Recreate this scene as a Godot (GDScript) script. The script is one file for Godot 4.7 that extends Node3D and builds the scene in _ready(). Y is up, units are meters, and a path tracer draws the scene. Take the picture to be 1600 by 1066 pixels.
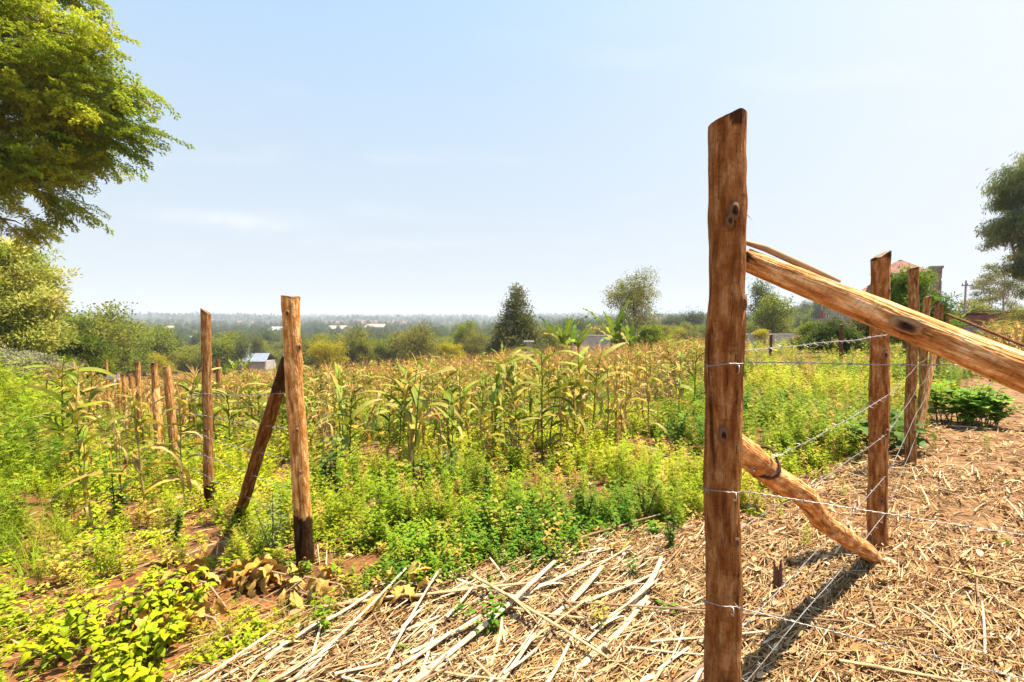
extends Node3D
# A maize field behind a rough pole fence, looking out over a hazy valley.

const SUN := Vector3(0.36, 1.0, -0.14)
var rng := RandomNumberGenerator.new()
var lump := FastNoiseLite.new()
var fine := FastNoiseLite.new()
var M := {}
var used := {}

# ------------------------------------------------------------------ mesh collector
class MB:
	var v := PackedVector3Array()
	var n := PackedVector3Array()
	var c := PackedColorArray()
	var uv := PackedVector2Array()
	var ix := PackedInt32Array()
	func vert(p: Vector3, nn: Vector3, col: Color, t := Vector2.ZERO) -> int:
		v.append(p); n.append(nn); c.append(col); uv.append(t)
		return v.size() - 1
	func tri(a: int, b: int, d: int) -> void:
		var g := (v[b] - v[a]).cross(v[d] - v[a])
		if g.dot(n[a] + n[b] + n[d]) > 0.0:
			ix.append(a); ix.append(d); ix.append(b)
		else:
			ix.append(a); ix.append(b); ix.append(d)
	func quad(a: int, b: int, d: int, e: int) -> void:
		tri(a, b, d); tri(a, d, e)
	func face(p: Array, col: Color) -> void:   # a flat polygon (fan)
		var g: Vector3 = (p[1] - p[0]).cross(p[2] - p[0]).normalized()
		var k := []
		for q in p: k.append(vert(q, g, col, Vector2(q.x + q.z, q.y)))
		for i in range(1, p.size() - 1): tri(k[0], k[i], k[i + 1])
	func box(lo: Vector3, hi: Vector3, col: Color) -> void:
		var a := [Vector3(lo.x, lo.y, lo.z), Vector3(hi.x, lo.y, lo.z), Vector3(hi.x, hi.y, lo.z), Vector3(lo.x, hi.y, lo.z), Vector3(lo.x, lo.y, hi.z), Vector3(hi.x, lo.y, hi.z), Vector3(hi.x, hi.y, hi.z), Vector3(lo.x, hi.y, hi.z)]
		var mid := (lo + hi) / 2
		for f in [[0, 1, 2, 3], [4, 5, 6, 7], [0, 1, 5, 4], [3, 2, 6, 7], [0, 3, 7, 4], [1, 2, 6, 5]]:
			var q := [a[f[0]], a[f[1]], a[f[2]], a[f[3]]]
			var m: Vector3 = (q[0] + q[2]) / 2 - mid
			if (q[1] - q[0]).cross(q[2] - q[0]).dot(m) < 0: q.reverse()
			face(q, col)
	func add(o: MB) -> void:
		var at := v.size()
		v.append_array(o.v); n.append_array(o.n); c.append_array(o.c); uv.append_array(o.uv)
		for i in o.ix: ix.append(i + at)
	func tube(path: PackedVector3Array, rad: PackedFloat32Array, sides: int, cols: PackedColorArray, cap := true, vlen := 1.0) -> void:
		var k := path.size()
		var t := (path[1] - path[0]).normalized()
		var x := t.cross(Vector3(0, 0, 1) if absf(t.z) < 0.9 else Vector3(1, 0, 0)).normalized()
		var along := 0.0
		var at := v.size()
		for i in k:
			if i > 0: along += path[i].distance_to(path[i - 1])
			var tt := (path[mini(i + 1, k - 1)] - path[maxi(i - 1, 0)]).normalized()
			x = (x - tt * x.dot(tt)).normalized()
			var y := tt.cross(x)
			for s in sides + 1:
				var an := TAU * s / sides
				var o := x * cos(an) + y * sin(an)
				vert(path[i] + o * rad[i], o, cols[mini(i, cols.size() - 1)], Vector2(float(s) / sides, along / vlen))
		for i in k - 1:
			for s in sides:
				var a := at + i * (sides + 1) + s
				quad(a, a + 1, a + sides + 2, a + sides + 1)
		if cap:
			for e in [0, k - 1]:
				var nn: Vector3 = (path[e] - path[1 if e == 0 else k - 2]).normalized()
				var o := vert(path[e], nn, cols[mini(e, cols.size() - 1)])
				var r0 := v.size()
				for s in sides: vert(v[at + e * (sides + 1) + s], nn, cols[mini(e, cols.size() - 1)])
				for s in sides: tri(o, r0 + s, r0 + (s + 1) % sides)
	# a leaf blade: runs from p along d, bending down, w wide; fold lifts its edges
	func blade(p: Vector3, d: Vector3, side: Vector3, length: float, w: float, droop: float, segs: int, c0: Color, c1: Color, shape := 0, fold := 0.0, twist := 0.0, kink_at := -1, kink := 0.0) -> void:
		var at := v.size()
		var dir := d.normalized()
		var sd := (side - dir * side.dot(dir)).normalized()
		var rows := 3 if fold != 0.0 else 2
		for i in segs + 1:
			var t := float(i) / segs
			var prof := 0.0
			if shape == 0: prof = sin(PI * pow(t, 0.75)) if t < 1.0 else 0.0          # ovate
			elif shape == 1: prof = minf(1.0, 0.45 + t * 3.0) * pow(maxf(0.0, 1.0 - t), 0.55)  # maize
			else: prof = (1.0 - t) * (0.7 + 0.3 * t)                                   # grass
			var s2 := sd.rotated(dir, twist * t)
			var nn := s2.cross(dir).normalized()
			if nn.y < 0: nn = -nn
			var hw := maxf(w * 0.5 * prof, w * 0.02)
			var col := c0.lerp(c1, t)
			vert(p - s2 * hw + nn * hw * fold, nn, col, Vector2(0, t))
			if rows == 3: vert(p, nn, col, Vector2(0.5, t))
			vert(p + s2 * hw + nn * hw * fold, nn, col, Vector2(1, t))
			p += dir * length / segs
			var ax := dir.cross(Vector3.DOWN)
			if ax.length() > 0.02:
				var turn := minf(droop / segs + (kink if i == kink_at else 0.0), dir.angle_to(Vector3.DOWN) * 0.85)
				dir = dir.rotated(ax.normalized(), turn).normalized()
				sd = (sd - dir * sd.dot(dir)).normalized()
		for i in segs:
			for r in rows - 1:
				var a := at + i * rows + r
				quad(a, a + 1, a + rows + 1, a + rows)
	func mesh(with_normals := true) -> ArrayMesh:
		var a := []
		a.resize(Mesh.ARRAY_MAX)
		a[Mesh.ARRAY_VERTEX] = v
		if with_normals: a[Mesh.ARRAY_NORMAL] = n
		a[Mesh.ARRAY_COLOR] = c
		a[Mesh.ARRAY_TEX_UV] = uv
		a[Mesh.ARRAY_INDEX] = ix
		var m := ArrayMesh.new()
		m.add_surface_from_arrays(Mesh.PRIMITIVE_TRIANGLES, a)
		return m

# ------------------------------------------------------------------ naming and placing
func numbered(called: String) -> String:
	used[called] = used.get(called, -1) + 1
	return called if used[called] == 0 else "%s_%03d" % [called, used[called]]

func tag(o: Node, label: String, category: String, group := "") -> void:
	o.set_meta("label", label)
	o.set_meta("category", category)
	if group: o.set_meta("group", group)

func thing(called: String, label: String, category: String, at := Vector3.ZERO, turn := 0.0, group := "") -> Node3D:
	var o := Node3D.new()
	o.name = numbered(called)
	add_child(o)
	o.position = at
	o.rotation.y = turn
	tag(o, label, category, group)
	return o

func part(called: String, mesh: Mesh, mat: Material, parent: Node) -> MeshInstance3D:
	var o := MeshInstance3D.new()
	o.name = called
	o.mesh = mesh
	o.material_override = mat
	parent.add_child(o, true)
	return o

func copy(src: Node3D, base_name: String, at: Vector3, turn: float, size := 1.0, label := "") -> Node3D:
	var r: Node3D = src.duplicate()
	r.name = numbered(base_name)
	add_child(r)
	r.position = at
	r.rotation = Vector3(0, turn, 0)
	r.scale = Vector3.ONE * size
	if label: r.set_meta("label", label)
	return r

func scatter(called: String, mesh: Mesh, mat: Material, xf: Array, cols: PackedColorArray, parent: Node) -> MultiMeshInstance3D:
	var mm := MultiMesh.new()
	mm.transform_format = MultiMesh.TRANSFORM_3D
	mm.use_colors = true
	mm.mesh = mesh
	mm.instance_count = xf.size()
	for i in xf.size():
		mm.set_instance_transform(i, xf[i])
		mm.set_instance_color(i, cols[i])
	var o := MultiMeshInstance3D.new()
	o.name = called
	o.multimesh = mm
	o.material_override = mat
	o.set_meta("kind", "stuff")
	parent.add_child(o, true)
	return o

func R(a: float, b: float) -> float:
	return rng.randf_range(a, b)

func vary(c: Color, by: float) -> Color:
	var k := 1.0 + R(-by, by)
	return Color(c.r * k * (1.0 + R(-by, by) * 0.5), c.g * k, c.b * k * (1.0 + R(-by, by) * 0.5))

func V3(a: Array) -> Vector3:
	return Vector3(a[0], a[1], a[2])

# ------------------------------------------------------------------ terrain
func ground(x: float, z: float) -> float:
	var d := -z
	var dc := minf(d, 60.0)
	var xc := clampf(x, -45.0, 45.0)
	var q := 0.067 * dc - 0.0715 * xc - 0.25
	var h := -(0.5 * (q + sqrt(q * q + 0.04)) - 0.035)
	var s := -(0.766 * (x + 2.6) + 0.643 * (d - 4.1))
	h += 1.0 * smoothstep(0.3, 2.6, s) * smoothstep(0.0, 9.0, d)
	var r := sqrt(x * x + z * z)
	var a := x / maxf(d, 1.0) if d > 1.0 else (9.0 if x > 0 else -9.0)
	h -= 15.0 * smoothstep(42.0, 240.0, d) * (1.0 - 0.85 * smoothstep(0.3, 0.9, a))
	h += 24.0 * smoothstep(700.0, 3000.0, r)
	if r > 250.0: h += (lump.get_noise_2d(x * 0.05, z * 0.05) * 16.0 + lump.get_noise_2d(x * 0.2, z * 0.2) * 5.0) * smoothstep(250.0, 1500.0, r)
	if r < 40.0: h += fine.get_noise_2d(x * 14.0, z * 14.0) * 0.035 + fine.get_noise_2d(x * 60.0, z * 60.0) * 0.012
	return h

func on(x: float, z: float, sink := 0.0) -> Vector3:
	return Vector3(x, ground(x, z) - sink, z)

const EDGE := [[-60.0, 0.2], [-2.6, 0.9], [-1.9, 1.45], [-1.45, 1.95], [-0.72, 2.6], [0.22, 3.15], [1.25, 3.5], [2.8, 4.6], [4.96, 6.1], [10.2, 10.9], [16.0, 15.5], [60.0, 45.0]]
func mulch(x: float, z: float) -> float:   # metres inside the strip of cut stalks, negative outside
	var e := 0.0
	for i in EDGE.size() - 1:
		if x >= EDGE[i][0] and x < EDGE[i + 1][0]:
			e = lerpf(EDGE[i][1], EDGE[i + 1][1], (x - EDGE[i][0]) / (EDGE[i + 1][0] - EDGE[i][0]))
	return (e + z) * 0.75 + lump.get_noise_2d(x * 30.0, z * 30.0) * 0.22

# ------------------------------------------------------------------ materials
func image_tex(w: int, h: int, f: Callable) -> ImageTexture:
	var im := Image.create(w, h, false, Image.FORMAT_RGB8)
	for y in h:
		for x in w: im.set_pixel(x, y, f.call(x, y))
	return ImageTexture.create_from_image(im)

func mat(called: String, rough: float, back := 0.0, tint := Color.WHITE) -> StandardMaterial3D:
	var m := StandardMaterial3D.new()
	m.resource_name = called
	m.roughness = rough
	m.vertex_color_use_as_albedo = true
	m.albedo_color = tint
	m.cull_mode = BaseMaterial3D.CULL_DISABLED
	if back > 0.0:
		m.metallic_specular = 0.25
		m.backlight_enabled = true
		m.backlight = Color(back, back, back)
	M[called] = m
	return m

func make_materials() -> void:
	var s1 := FastNoiseLite.new(); s1.seed = 4; s1.frequency = 0.02; s1.fractal_octaves = 4
	var s2 := FastNoiseLite.new(); s2.seed = 9; s2.frequency = 0.03; s2.fractal_octaves = 3
	# peeled pole: streaks along the grain, stains, pale scuffs (u round the pole, v one metre)
	var wood := func(x: int, y: int):
		var a := TAU * x / 384.0
		var cx := cos(a) * 60.0
		var cy := sin(a) * 60.0
		var streak: float = s1.get_noise_3d(cx * 1.7, cy * 1.7, y * 0.22)
		var blot: float = s2.get_noise_3d(cx * 0.9, cy * 0.9, y * 0.55)
		var grit: float = s2.get_noise_3d(cx * 3.0, cy * 3.0, y * 4.5)
		var k := 0.62 + streak * 0.22 + grit * 0.30
		var c := Color(0.90, 0.74, 0.55).lerp(Color(0.68, 0.47, 0.28), clampf(0.42 - blot * 1.1 - streak * 0.35, 0, 1))
		if blot > 0.22: c = c.lerp(Color(0.95, 0.85, 0.72), clampf((blot - 0.22) * 3.5, 0, 0.6))
		var stain: float = s1.get_noise_3d(cx * 0.9 + 90.0, cy * 0.9, y * 0.2)
		if stain > 0.28: c = c.lerp(Color(0.36, 0.20, 0.10), clampf((stain - 0.28) * 3.0, 0, 0.75))
		var crack: float = s2.get_noise_3d(cx * 0.5 + 40.0, cy * 0.5, y * 6.0)
		if crack > 0.34: c = c * 0.88
		var split: float = absf(s1.get_noise_3d(cx * 1.3 + 300.0, cy * 1.3, y * 0.1))
		if split < 0.010: c = c * 0.6
		c = c * (0.72 + 0.45 * k)
		return Color(minf(c.r, 1), minf(c.g, 1), minf(c.b, 1))
	var relief := func(x: int, y: int):
		var a := TAU * x / 192.0
		var cx := cos(a) * 60.0
		var cy := sin(a) * 60.0
		var k: float = 0.5 + 0.35 * s1.get_noise_3d(cx * 3.0, cy * 3.0, y * 0.2) + 0.25 * s2.get_noise_3d(cx * 4.0, cy * 4.0, y * 3.0)
		return Color(k, k, k)
	var m := mat("pole_wood", 0.95)
	m.metallic_specular = 0.25
	m.albedo_texture = image_tex(384, 1400, wood)
	m.heightmap_enabled = true
	m.heightmap_texture = image_tex(192, 700, relief)
	m.heightmap_scale = 0.9
	mat("cut_wood", 0.9)
	mat("bark", 0.95)
	mat("wire", 0.5).metallic = 0.7
	# loose soil
	var soil := func(x: int, y: int):
		var k: float = 0.82 + 0.28 * s1.get_noise_2d(x * 1.2, y * 1.2) + 0.22 * s2.get_noise_2d(x * 5.0, y * 5.0)
		return Color(clampf(k, 0, 1), clampf(k * 0.99, 0, 1), clampf(k * 0.97, 0, 1))
	m = mat("ground", 1.0)
	m.albedo_texture = image_tex(512, 512, soil)
	m.uv1_triplanar = true
	m.uv1_world_triplanar = true
	m.uv1_scale = Vector3(0.55, 0.55, 0.55)
	# blades with a pale midrib and fine parallel veins
	var veins := func(x: int, y: int):
		var u := absf(x - 31.5) / 31.5
		var k: float = 0.86 + 0.10 * sin(x * 1.6) + 0.16 * s2.get_noise_2d(x * 1.5, y * 0.8)
		if u < 0.09: k = 1.0
		return Color(clampf(k, 0, 1), clampf(k, 0, 1), clampf(k * 0.96, 0, 1))
	var blade_tex := image_tex(64, 128, veins)
	m = mat("maize", 0.6, 0.75); m.albedo_texture = blade_tex
	m = mat("banana", 0.5, 0.8); m.albedo_texture = blade_tex
	mat("leaf", 0.6, 0.85)
	mat("crown", 0.62, 0.95)
	mat("far_crown", 0.75, 1.0)
	m = mat("dead_leaf", 0.8, 0.35); m.albedo_texture = blade_tex
	# dry straw and stalks with fibre lines
	var fibre := func(x: int, y: int):
		var k: float = 0.84 + 0.25 * s1.get_noise_2d(x * 6.0, y * 0.35) + 0.12 * s2.get_noise_2d(x * 0.6, y * 2.2)
		return Color(clampf(k, 0, 1), clampf(k * 0.985, 0, 1), clampf(k * 0.96, 0, 1))
	m = mat("straw", 0.75, 0.2); m.albedo_texture = image_tex(64, 256, fibre)
	m = mat("stalk", 0.88); m.albedo_texture = m.albedo_texture if m.albedo_texture else M.straw.albedo_texture
	var rough := func(x: int, y: int):
		var k: float = 0.85 + 0.3 * s2.get_noise_2d(x * 2.5, y * 2.5) + 0.15 * s1.get_noise_2d(x * 0.6, y * 0.6)
		return Color(clampf(k, 0, 1), clampf(k, 0, 1), clampf(k, 0, 1))
	var rough_tex := image_tex(256, 256, rough)
	for a in [["masonry", 0.9], ["roof", 0.85], ["metal_sheet", 0.7]]:
		m = mat(a[0], a[1]); m.albedo_texture = rough_tex
		m.uv1_triplanar = true; m.uv1_world_triplanar = true; m.uv1_scale = Vector3.ONE * 0.4
	var ribs := func(x: int, y: int):
		var u := absf(x - 31.5)
		var k: float = 0.84 + 0.12 * s2.get_noise_2d(x * 2.0, y * 2.0) + 0.10 * s1.get_noise_2d(x * 0.7, y * 0.7)
		var f := fposmod(y + u * 0.55, 13.0)
		if f < 1.6: k -= 0.16
		if u < 1.6: k = 1.0
		return Color(clampf(k, 0, 1), clampf(k, 0, 1), clampf(k * 0.95, 0, 1))
	var rib_tex := image_tex(64, 128, ribs)
	m = mat("broad_leaf", 0.55, 0.85); m.albedo_texture = rib_tex
	M.dead_leaf.albedo_texture = rib_tex
	mat("petal", 0.7, 0.6)
	mat("cloth", 0.9, 0.5)

# ------------------------------------------------------------------ sky, sun, camera
func make_view() -> void:
	var cam := Camera3D.new()
	cam.name = "camera"
	cam.position = Vector3(0, 1.5, 0)
	cam.rotation_degrees = Vector3(-2.73, 0, 0)
	cam.fov = 70.44
	cam.near = 0.05
	cam.far = 9000.0
	add_child(cam)
	var sd := SUN.normalized()
	var w := 768
	var h := 384
	var im := Image.create(w, h, false, Image.FORMAT_RGBF)
	var cir := FastNoiseLite.new(); cir.seed = 21; cir.frequency = 1.0; cir.fractal_octaves = 4
	for y in h:
		var th := (0.5 - (y + 0.5) / h) * PI
		for x in w:
			var ph := wrapf((x + 0.5) / w * TAU, -PI, PI)
			var dir := Vector3(sin(ph) * cos(th), sin(th), -cos(ph) * cos(th))
			var up := maxf(dir.y, 0.0)
			var c := Vector3(0.86, 0.90, 0.915).lerp(Vector3(0.08, 0.46, 0.96), pow(up, 0.95))
			var ang := rad_to_deg(acos(clampf(dir.dot(sd), -1, 1)))
			c += Vector3(1.0, 0.95, 0.86) * (2.6 * exp(-ang / 18.0))
			# a milky veil of high haze on the sunny side
			var az := wrapf(ph - 1.2, -PI, PI) / 0.68
			c = c.lerp(Vector3(1.02, 1.03, 1.05), 0.95 * exp(-az * az) * (0.55 + 0.45 * smoothstep(0.0, 0.5, up)))
			if up > 0.02:   # thin cirrus on a high plane
				var px := dir.x / up
				var pz := dir.z / up
				var veil: float = cir.get_noise_2d(px * 0.22 + 3.0, pz * 0.9) * 0.5 + cir.get_noise_2d(px * 0.9, pz * 2.5) * 0.25
				var cl := clampf((veil - 0.16) * 1.2, 0.0, 0.22) * smoothstep(0.05, 0.15, up)
				# the one clear wisp
				var wx := (px + 2.83) / 0.6
				var wz := (pz + 5.0 + (px + 2.83) * 0.25) / 0.36
				cl += 0.75 * exp(-wx * wx - wz * wz) * (0.75 + 0.7 * cir.get_noise_2d(px * 2.0, pz * 7.0))
				c = c.lerp(Vector3(1.06, 1.07, 1.08), clampf(cl, 0.0, 0.7))
			im.set_pixel(x, y, Color(c.x, c.y, c.z))
	var pan := PanoramaSkyMaterial.new()
	pan.panorama = ImageTexture.create_from_image(im)
	pan.energy_multiplier = 0.33
	var sky := Sky.new()
	sky.sky_material = pan
	var env := Environment.new()
	env.background_mode = Environment.BG_SKY
	env.sky = sky
	env.tonemap_mode = Environment.TONE_MAPPER_LINEAR
	env.tonemap_exposure = 3.0
	env.sdfgi_enabled = true
	env.ssao_enabled = true
	env.ssil_enabled = true
	env.fog_enabled = true
	env.fog_density = 0.00034
	env.fog_light_color = Color(0.85, 0.90, 0.98)
	var we := WorldEnvironment.new()
	we.name = "world_environment"
	we.environment = env
	add_child(we)
	var sun := DirectionalLight3D.new()
	sun.name = "sun"
	sun.light_energy = 1.6
	sun.light_color = Color(1.0, 0.95, 0.86)
	sun.light_angular_distance = 0.55
	sun.shadow_enabled = true
	add_child(sun)
	sun.look_at_from_position(sd * 50.0, Vector3.ZERO, Vector3(0, 0, 1))

# ------------------------------------------------------------------ ground sheet
func make_ground() -> void:
	var b := MB.new()
	var na := 300
	var radii := [0.0]
	var r := 0.5
	while r < 4600.0:
		radii.append(r)
		r *= 1.022 if r < 40.0 else 1.05
	var red := Color(0.20, 0.078, 0.019)
	for i in radii.size():
		for k in na:
			var an: float = TAU * k / na
			var x: float = sin(an) * radii[i]
			var z: float = -cos(an) * radii[i]
			var y := ground(x, z)
			var e: float = 0.05 + radii[i] * 0.01
			var nn := Vector3(ground(x - e, z) - ground(x + e, z), 2.0 * e, ground(x, z - e) - ground(x, z + e)).normalized()
			var c := red * (1.0 + 0.35 * lump.get_noise_2d(x * 9.0, z * 9.0))
			var m := mulch(x, z)
			if radii[i] < 60.0: c = c.lerp(Color(0.27, 0.145, 0.06), clampf(m * 2.0 + 0.3, 0, 0.85))
			c.a = 1.0
			b.vert(Vector3(x, y, z), nn, c)
	for i in radii.size() - 1:
		for k in na:
			var a := i * na + k
			var d := i * na + (k + 1) % na
			b.quad(a, d, d + na, a + na)
	var g := part("ground", b.mesh(), M.ground, self)
	g.set_meta("kind", "structure")

# ------------------------------------------------------------------ poles and wire
# a rough pole from a to e; cut: how the top is sawn; char: metres blackened at the foot; knots: [height share, angle, size]
func pole(root: Node3D, a: Vector3, e: Vector3, r0: float, r1: float, tint: Color, sides: int, rings: int, knots := [], blacked := 0.0, slant := Vector2(0.1, 0.1), black_top := 0.0, wobble := 0.012) -> void:
	var b := MB.new()
	var cap := MB.new()
	var t := (e - a).normalized()
	var x := t.cross(Vector3(0, 0, 1) if absf(t.z) < 0.8 else Vector3(0, 1, 0)).normalized()
	var y := t.cross(x)
	var L := a.distance_to(e)
	var sd := R(0, 900)
	for i in rings + 1:
		var s := float(i) / rings
		var mid := a + t * L * s + x * fine.get_noise_2d(sd + s * L * 45.0, 3.0) * wobble + y * fine.get_noise_2d(sd + s * L * 45.0, 90.0) * wobble
		for k in sides + 1:
			var kk := k % sides
			var an := TAU * kk / sides + PI
			var o := x * cos(an) + y * sin(an)
			var rr := lerpf(r0, r1, s) * (1.0 + 0.13 * fine.get_noise_3d(cos(an) * 22.0 + sd, sin(an) * 22.0, s * L * 150.0) + 0.07 * fine.get_noise_3d(cos(an) * 90.0 + sd, sin(an) * 90.0, s * L * 320.0))
			var col := tint
			for q in knots:
				var dv: float = (s - q[0]) * L
				var da: float = wrapf(an - q[1], -PI, PI) * lerpf(r0, r1, s)
				var g: float = exp(-(dv * dv * 0.5 + da * da) / (q[2] * q[2]))
				rr += g * q[2] * q[3]
				if g > 0.25: col = col.lerp(Color(0.16, 0.08, 0.045), clampf((g - 0.25) * 1.6, 0, 0.8))
			var hgt := s * L + fine.get_noise_2d(an * 20.0 + sd, 5.0) * 0.07
			if hgt < blacked: col = Color(0.075, 0.06, 0.05)
			if L - hgt < black_top: col = Color(0.085, 0.06, 0.045)
			var p := mid + o * rr
			if i >= rings - 1: # sawn end, slanted and ragged
				p += t * (1.0 if i == rings else 0.6) * (slant.x * cos(an) * r1 * 2.0 + slant.y * sin(an) * r1 * 2.0 + fine.get_noise_2d(cos(an) * 30.0, sd + sin(an) * 30.0) * r1 * 0.2)
			b.vert(p, o, col, Vector2(float(k) / sides + sd, s * L / 2.75 + 0.005))
	for i in rings:
		for k in sides:
			var q := i * (sides + 1) + k
			b.quad(q, q + 1, q + sides + 2, q + sides + 1)
	for end in [0, rings]:
		var nn := t if end == rings else -t
		var c0 := Color(0.15, 0.09, 0.045) if not (end == rings and black_top > 0.0) else Color(0.06, 0.045, 0.035)
		var mid := Vector3.ZERO
		for k in sides: mid += b.v[end * (sides + 1) + k]
		mid /= sides
		var o := cap.vert(mid - nn * r1 * 0.08, nn, c0)
		var f := cap.v.size()
		for k in sides: cap.vert(mid.lerp(b.v[end * (sides + 1) + k], 0.55) - nn * r1 * 0.03 * (k % 3), nn, c0 * (0.85 + 0.3 * rng.randf()))
		for k in sides: cap.vert(b.v[end * (sides + 1) + k], nn, c0 * 0.7)
		for k in sides:
			var k2 := (k + 1) % sides
			cap.tri(o, f + k, f + k2)
			cap.quad(f + k, f + k2, f + sides + k2, f + sides + k)
	for q in knots:   # scars of cut branches: a raised lip round a dark hollow
		var kb := MB.new()
		var o := x * cos(q[1]) + y * sin(q[1])
		var u := t.cross(o).normalized()
		var rr := lerpf(r0, r1, q[0])
		var c: Vector3 = a + t * L * q[0] + o * (rr + q[2] * maxf(q[3], 0.0) * 0.8)
		var n := 14
		var k0 := R(0, 90)
		for ring in [[1.25, -0.35, Color(0.34, 0.22, 0.12) * tint], [0.95, 0.28, Color(0.42, 0.27, 0.15) * tint], [0.62, 0.25, Color(0.16, 0.08, 0.04)], [0.30, -0.1, Color(0.045, 0.022, 0.014)], [0.0, -0.2, Color(0.03, 0.015, 0.01)]]:
			for k in n:
				var an := TAU * k / n
				var wob: float = ring[0] * (1.0 + 0.35 * fine.get_noise_2d(cos(an) * 40.0 + k0, sin(an) * 40.0 + ring[0] * 20.0))
				kb.vert(c + (u * cos(an) * 0.62 + t * sin(an) * 1.15) * wob * q[2] + o * ring[1] * q[2] - o * (1.0 - cos(minf(1.4, cos(an) * wob * q[2] * 0.62 / rr))) * rr, (o + (u * cos(an) + t * sin(an)) * 0.5).normalized(), ring[2])
		for ring in 4:
			for k in n:
				var k2 := (k + 1) % n
				kb.quad(ring * n + k, ring * n + k2, (ring + 1) * n + k2, (ring + 1) * n + k)
		part("knot", kb.mesh(), M.cut_wood, root)
	part("shaft", b.mesh(), M.pole_wood, root)
	part("sawn_end", cap.mesh(), M.cut_wood, root)

func post(label: String, foot: Vector3, top: Vector3, r0: float, r1: float, tint: Color, sides := 20, rings := 40, knots := [], blacked := 0.0, slant := Vector2(0.15, -0.04), group := "") -> Node3D:
	var o := thing("fence_post", label, "fence post", foot, 0.0, group)
	pole(o, Vector3(0, -0.35, 0), top - foot, r0, r1, tint, sides, rings, knots, blacked + 0.35 if blacked > 0 else 0.0, slant)
	return o

func brace(called: String, label: String, a: Vector3, e: Vector3, r0: float, r1: float, tint: Color, sides := 18, rings := 40, knots := [], blacked := 0.0, black_top := 0.0, category := "brace pole", wob := 0.012) -> Node3D:
	var o := thing(called, label, category, a)
	pole(o, Vector3.ZERO, e - a, r0, r1, tint, sides, rings, knots, blacked, Vector2(0.3, 0.2), black_top, wob)
	return o

var barb_mesh: ArrayMesh
func make_barb() -> void:
	var b := MB.new()
	var g := PackedColorArray([Color(0.35, 0.34, 0.33)])
	for k in 2:   # two coils round the wire, then the four cut points
		var path := PackedVector3Array()
		var rad := PackedFloat32Array()
		for i in 9:
			var an := TAU * 1.2 * i / 8.0 + k * PI * 0.6
			path.append(Vector3(-0.003 + 0.006 * i / 8.0 + k * 0.002, cos(an) * 0.0034, sin(an) * 0.0034)); rad.append(0.001)
		b.tube(path, rad, 4, g)
		for s in [-1, 1]:
			var d := Vector3(0.25 * s, 0.8 * s * (1 - 2 * k * 0.4), 0.6 * (1 - 2 * k)) * 0.021
			b.tube(PackedVector3Array([Vector3(0.003 * s, 0, 0), d]), PackedFloat32Array([0.0012, 0.0006]), 4, g)
	barb_mesh = b.mesh()

func wire(label: String, pts: Array, group: String, near_barbs := 4.5) -> void:
	var o := thing("barbed_wire", label, "barbed wire", pts[0], 0.0, group)
	var line := PackedVector3Array()
	for i in pts.size() - 1:
		var a: Vector3 = pts[i]
		var e: Vector3 = pts[i + 1]
		var L := a.distance_to(e)
		var step := 0.007 if minf(a.length(), e.length()) < 4.0 else 0.03
		var k := int(L / step)
		var sag := L * 0.006
		for j in k: 
			var s := float(j) / k
			line.append(a.lerp(e, s) - Vector3(0, sag * 4.0 * s * (1.0 - s), 0) + Vector3(0, fine.get_noise_2d(s * L * 40.0, i * 50.0 + a.y * 300.0) * 0.008, fine.get_noise_2d(s * L * 40.0, i * 50.0 + 777.0 + a.y * 300.0) * 0.006))
	line.append(pts[-1])
	for w in 2:
		var path := PackedVector3Array()
		var rad := PackedFloat32Array()
		var cols := PackedColorArray()
		var along := 0.0
		for j in line.size():
			if j > 0: along += line[j].distance_to(line[j - 1])
			var t := (line[mini(j + 1, line.size() - 1)] - line[maxi(j - 1, 0)]).normalized()
			var u := t.cross(Vector3.UP).normalized()
			var an := TAU * along / 0.042 + PI * w
			path.append(line[j] - pts[0] + (u * cos(an) + u.cross(t) * sin(an)) * 0.0011)
			rad.append(0.00095)
			cols.append(Color(0.36, 0.35, 0.34).lerp(Color(0.22, 0.15, 0.10), clampf(fine.get_noise_2d(along * 60.0, pts[0].y * 99.0) * 2.0, 0, 0.8)))
		var b := MB.new()
		b.tube(path, rad, 4, cols)
		part("strand", b.mesh(), M.wire, o)
	var along2 := R(0, 0.08)
	var goal := along2
	for j in range(1, line.size()):
		along2 += line[j].distance_to(line[j - 1])
		if along2 > goal and line[j].distance_to(Vector3(0, 1.5, 0)) < near_barbs:
			goal = along2 + R(0.105, 0.14)
			var bb := part("barb", barb_mesh, M.wire, o)
			var t := (line[j] - line[j - 1]).normalized()
			var u := t.cross(Vector3.UP).normalized()
			bb.transform = Transform3D(Basis(t, u.cross(t), u) * Basis(Vector3.RIGHT, R(0, TAU)), line[j] - pts[0])

func staple(root: Node3D, at: Vector3, out: Vector3) -> void:   # bent nail that holds a wire
	var b := MB.new()
	var side := out.cross(Vector3.UP).normalized()
	b.tube(PackedVector3Array([at - out * 0.012 + side * 0.003 + Vector3(0, 0.012, 0), at + out * 0.006 + Vector3(0, 0.012, 0), at + out * 0.009, at + out * 0.006 - Vector3(0, 0.012, 0), at - out * 0.012 - Vector3(0, 0.014, 0)]), PackedFloat32Array([0.0016, 0.0016, 0.0016, 0.0016, 0.0012]), 5, PackedColorArray([Color(0.45, 0.43, 0.41)]))
	part("staple", b.mesh(), M.wire, root)

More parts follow.
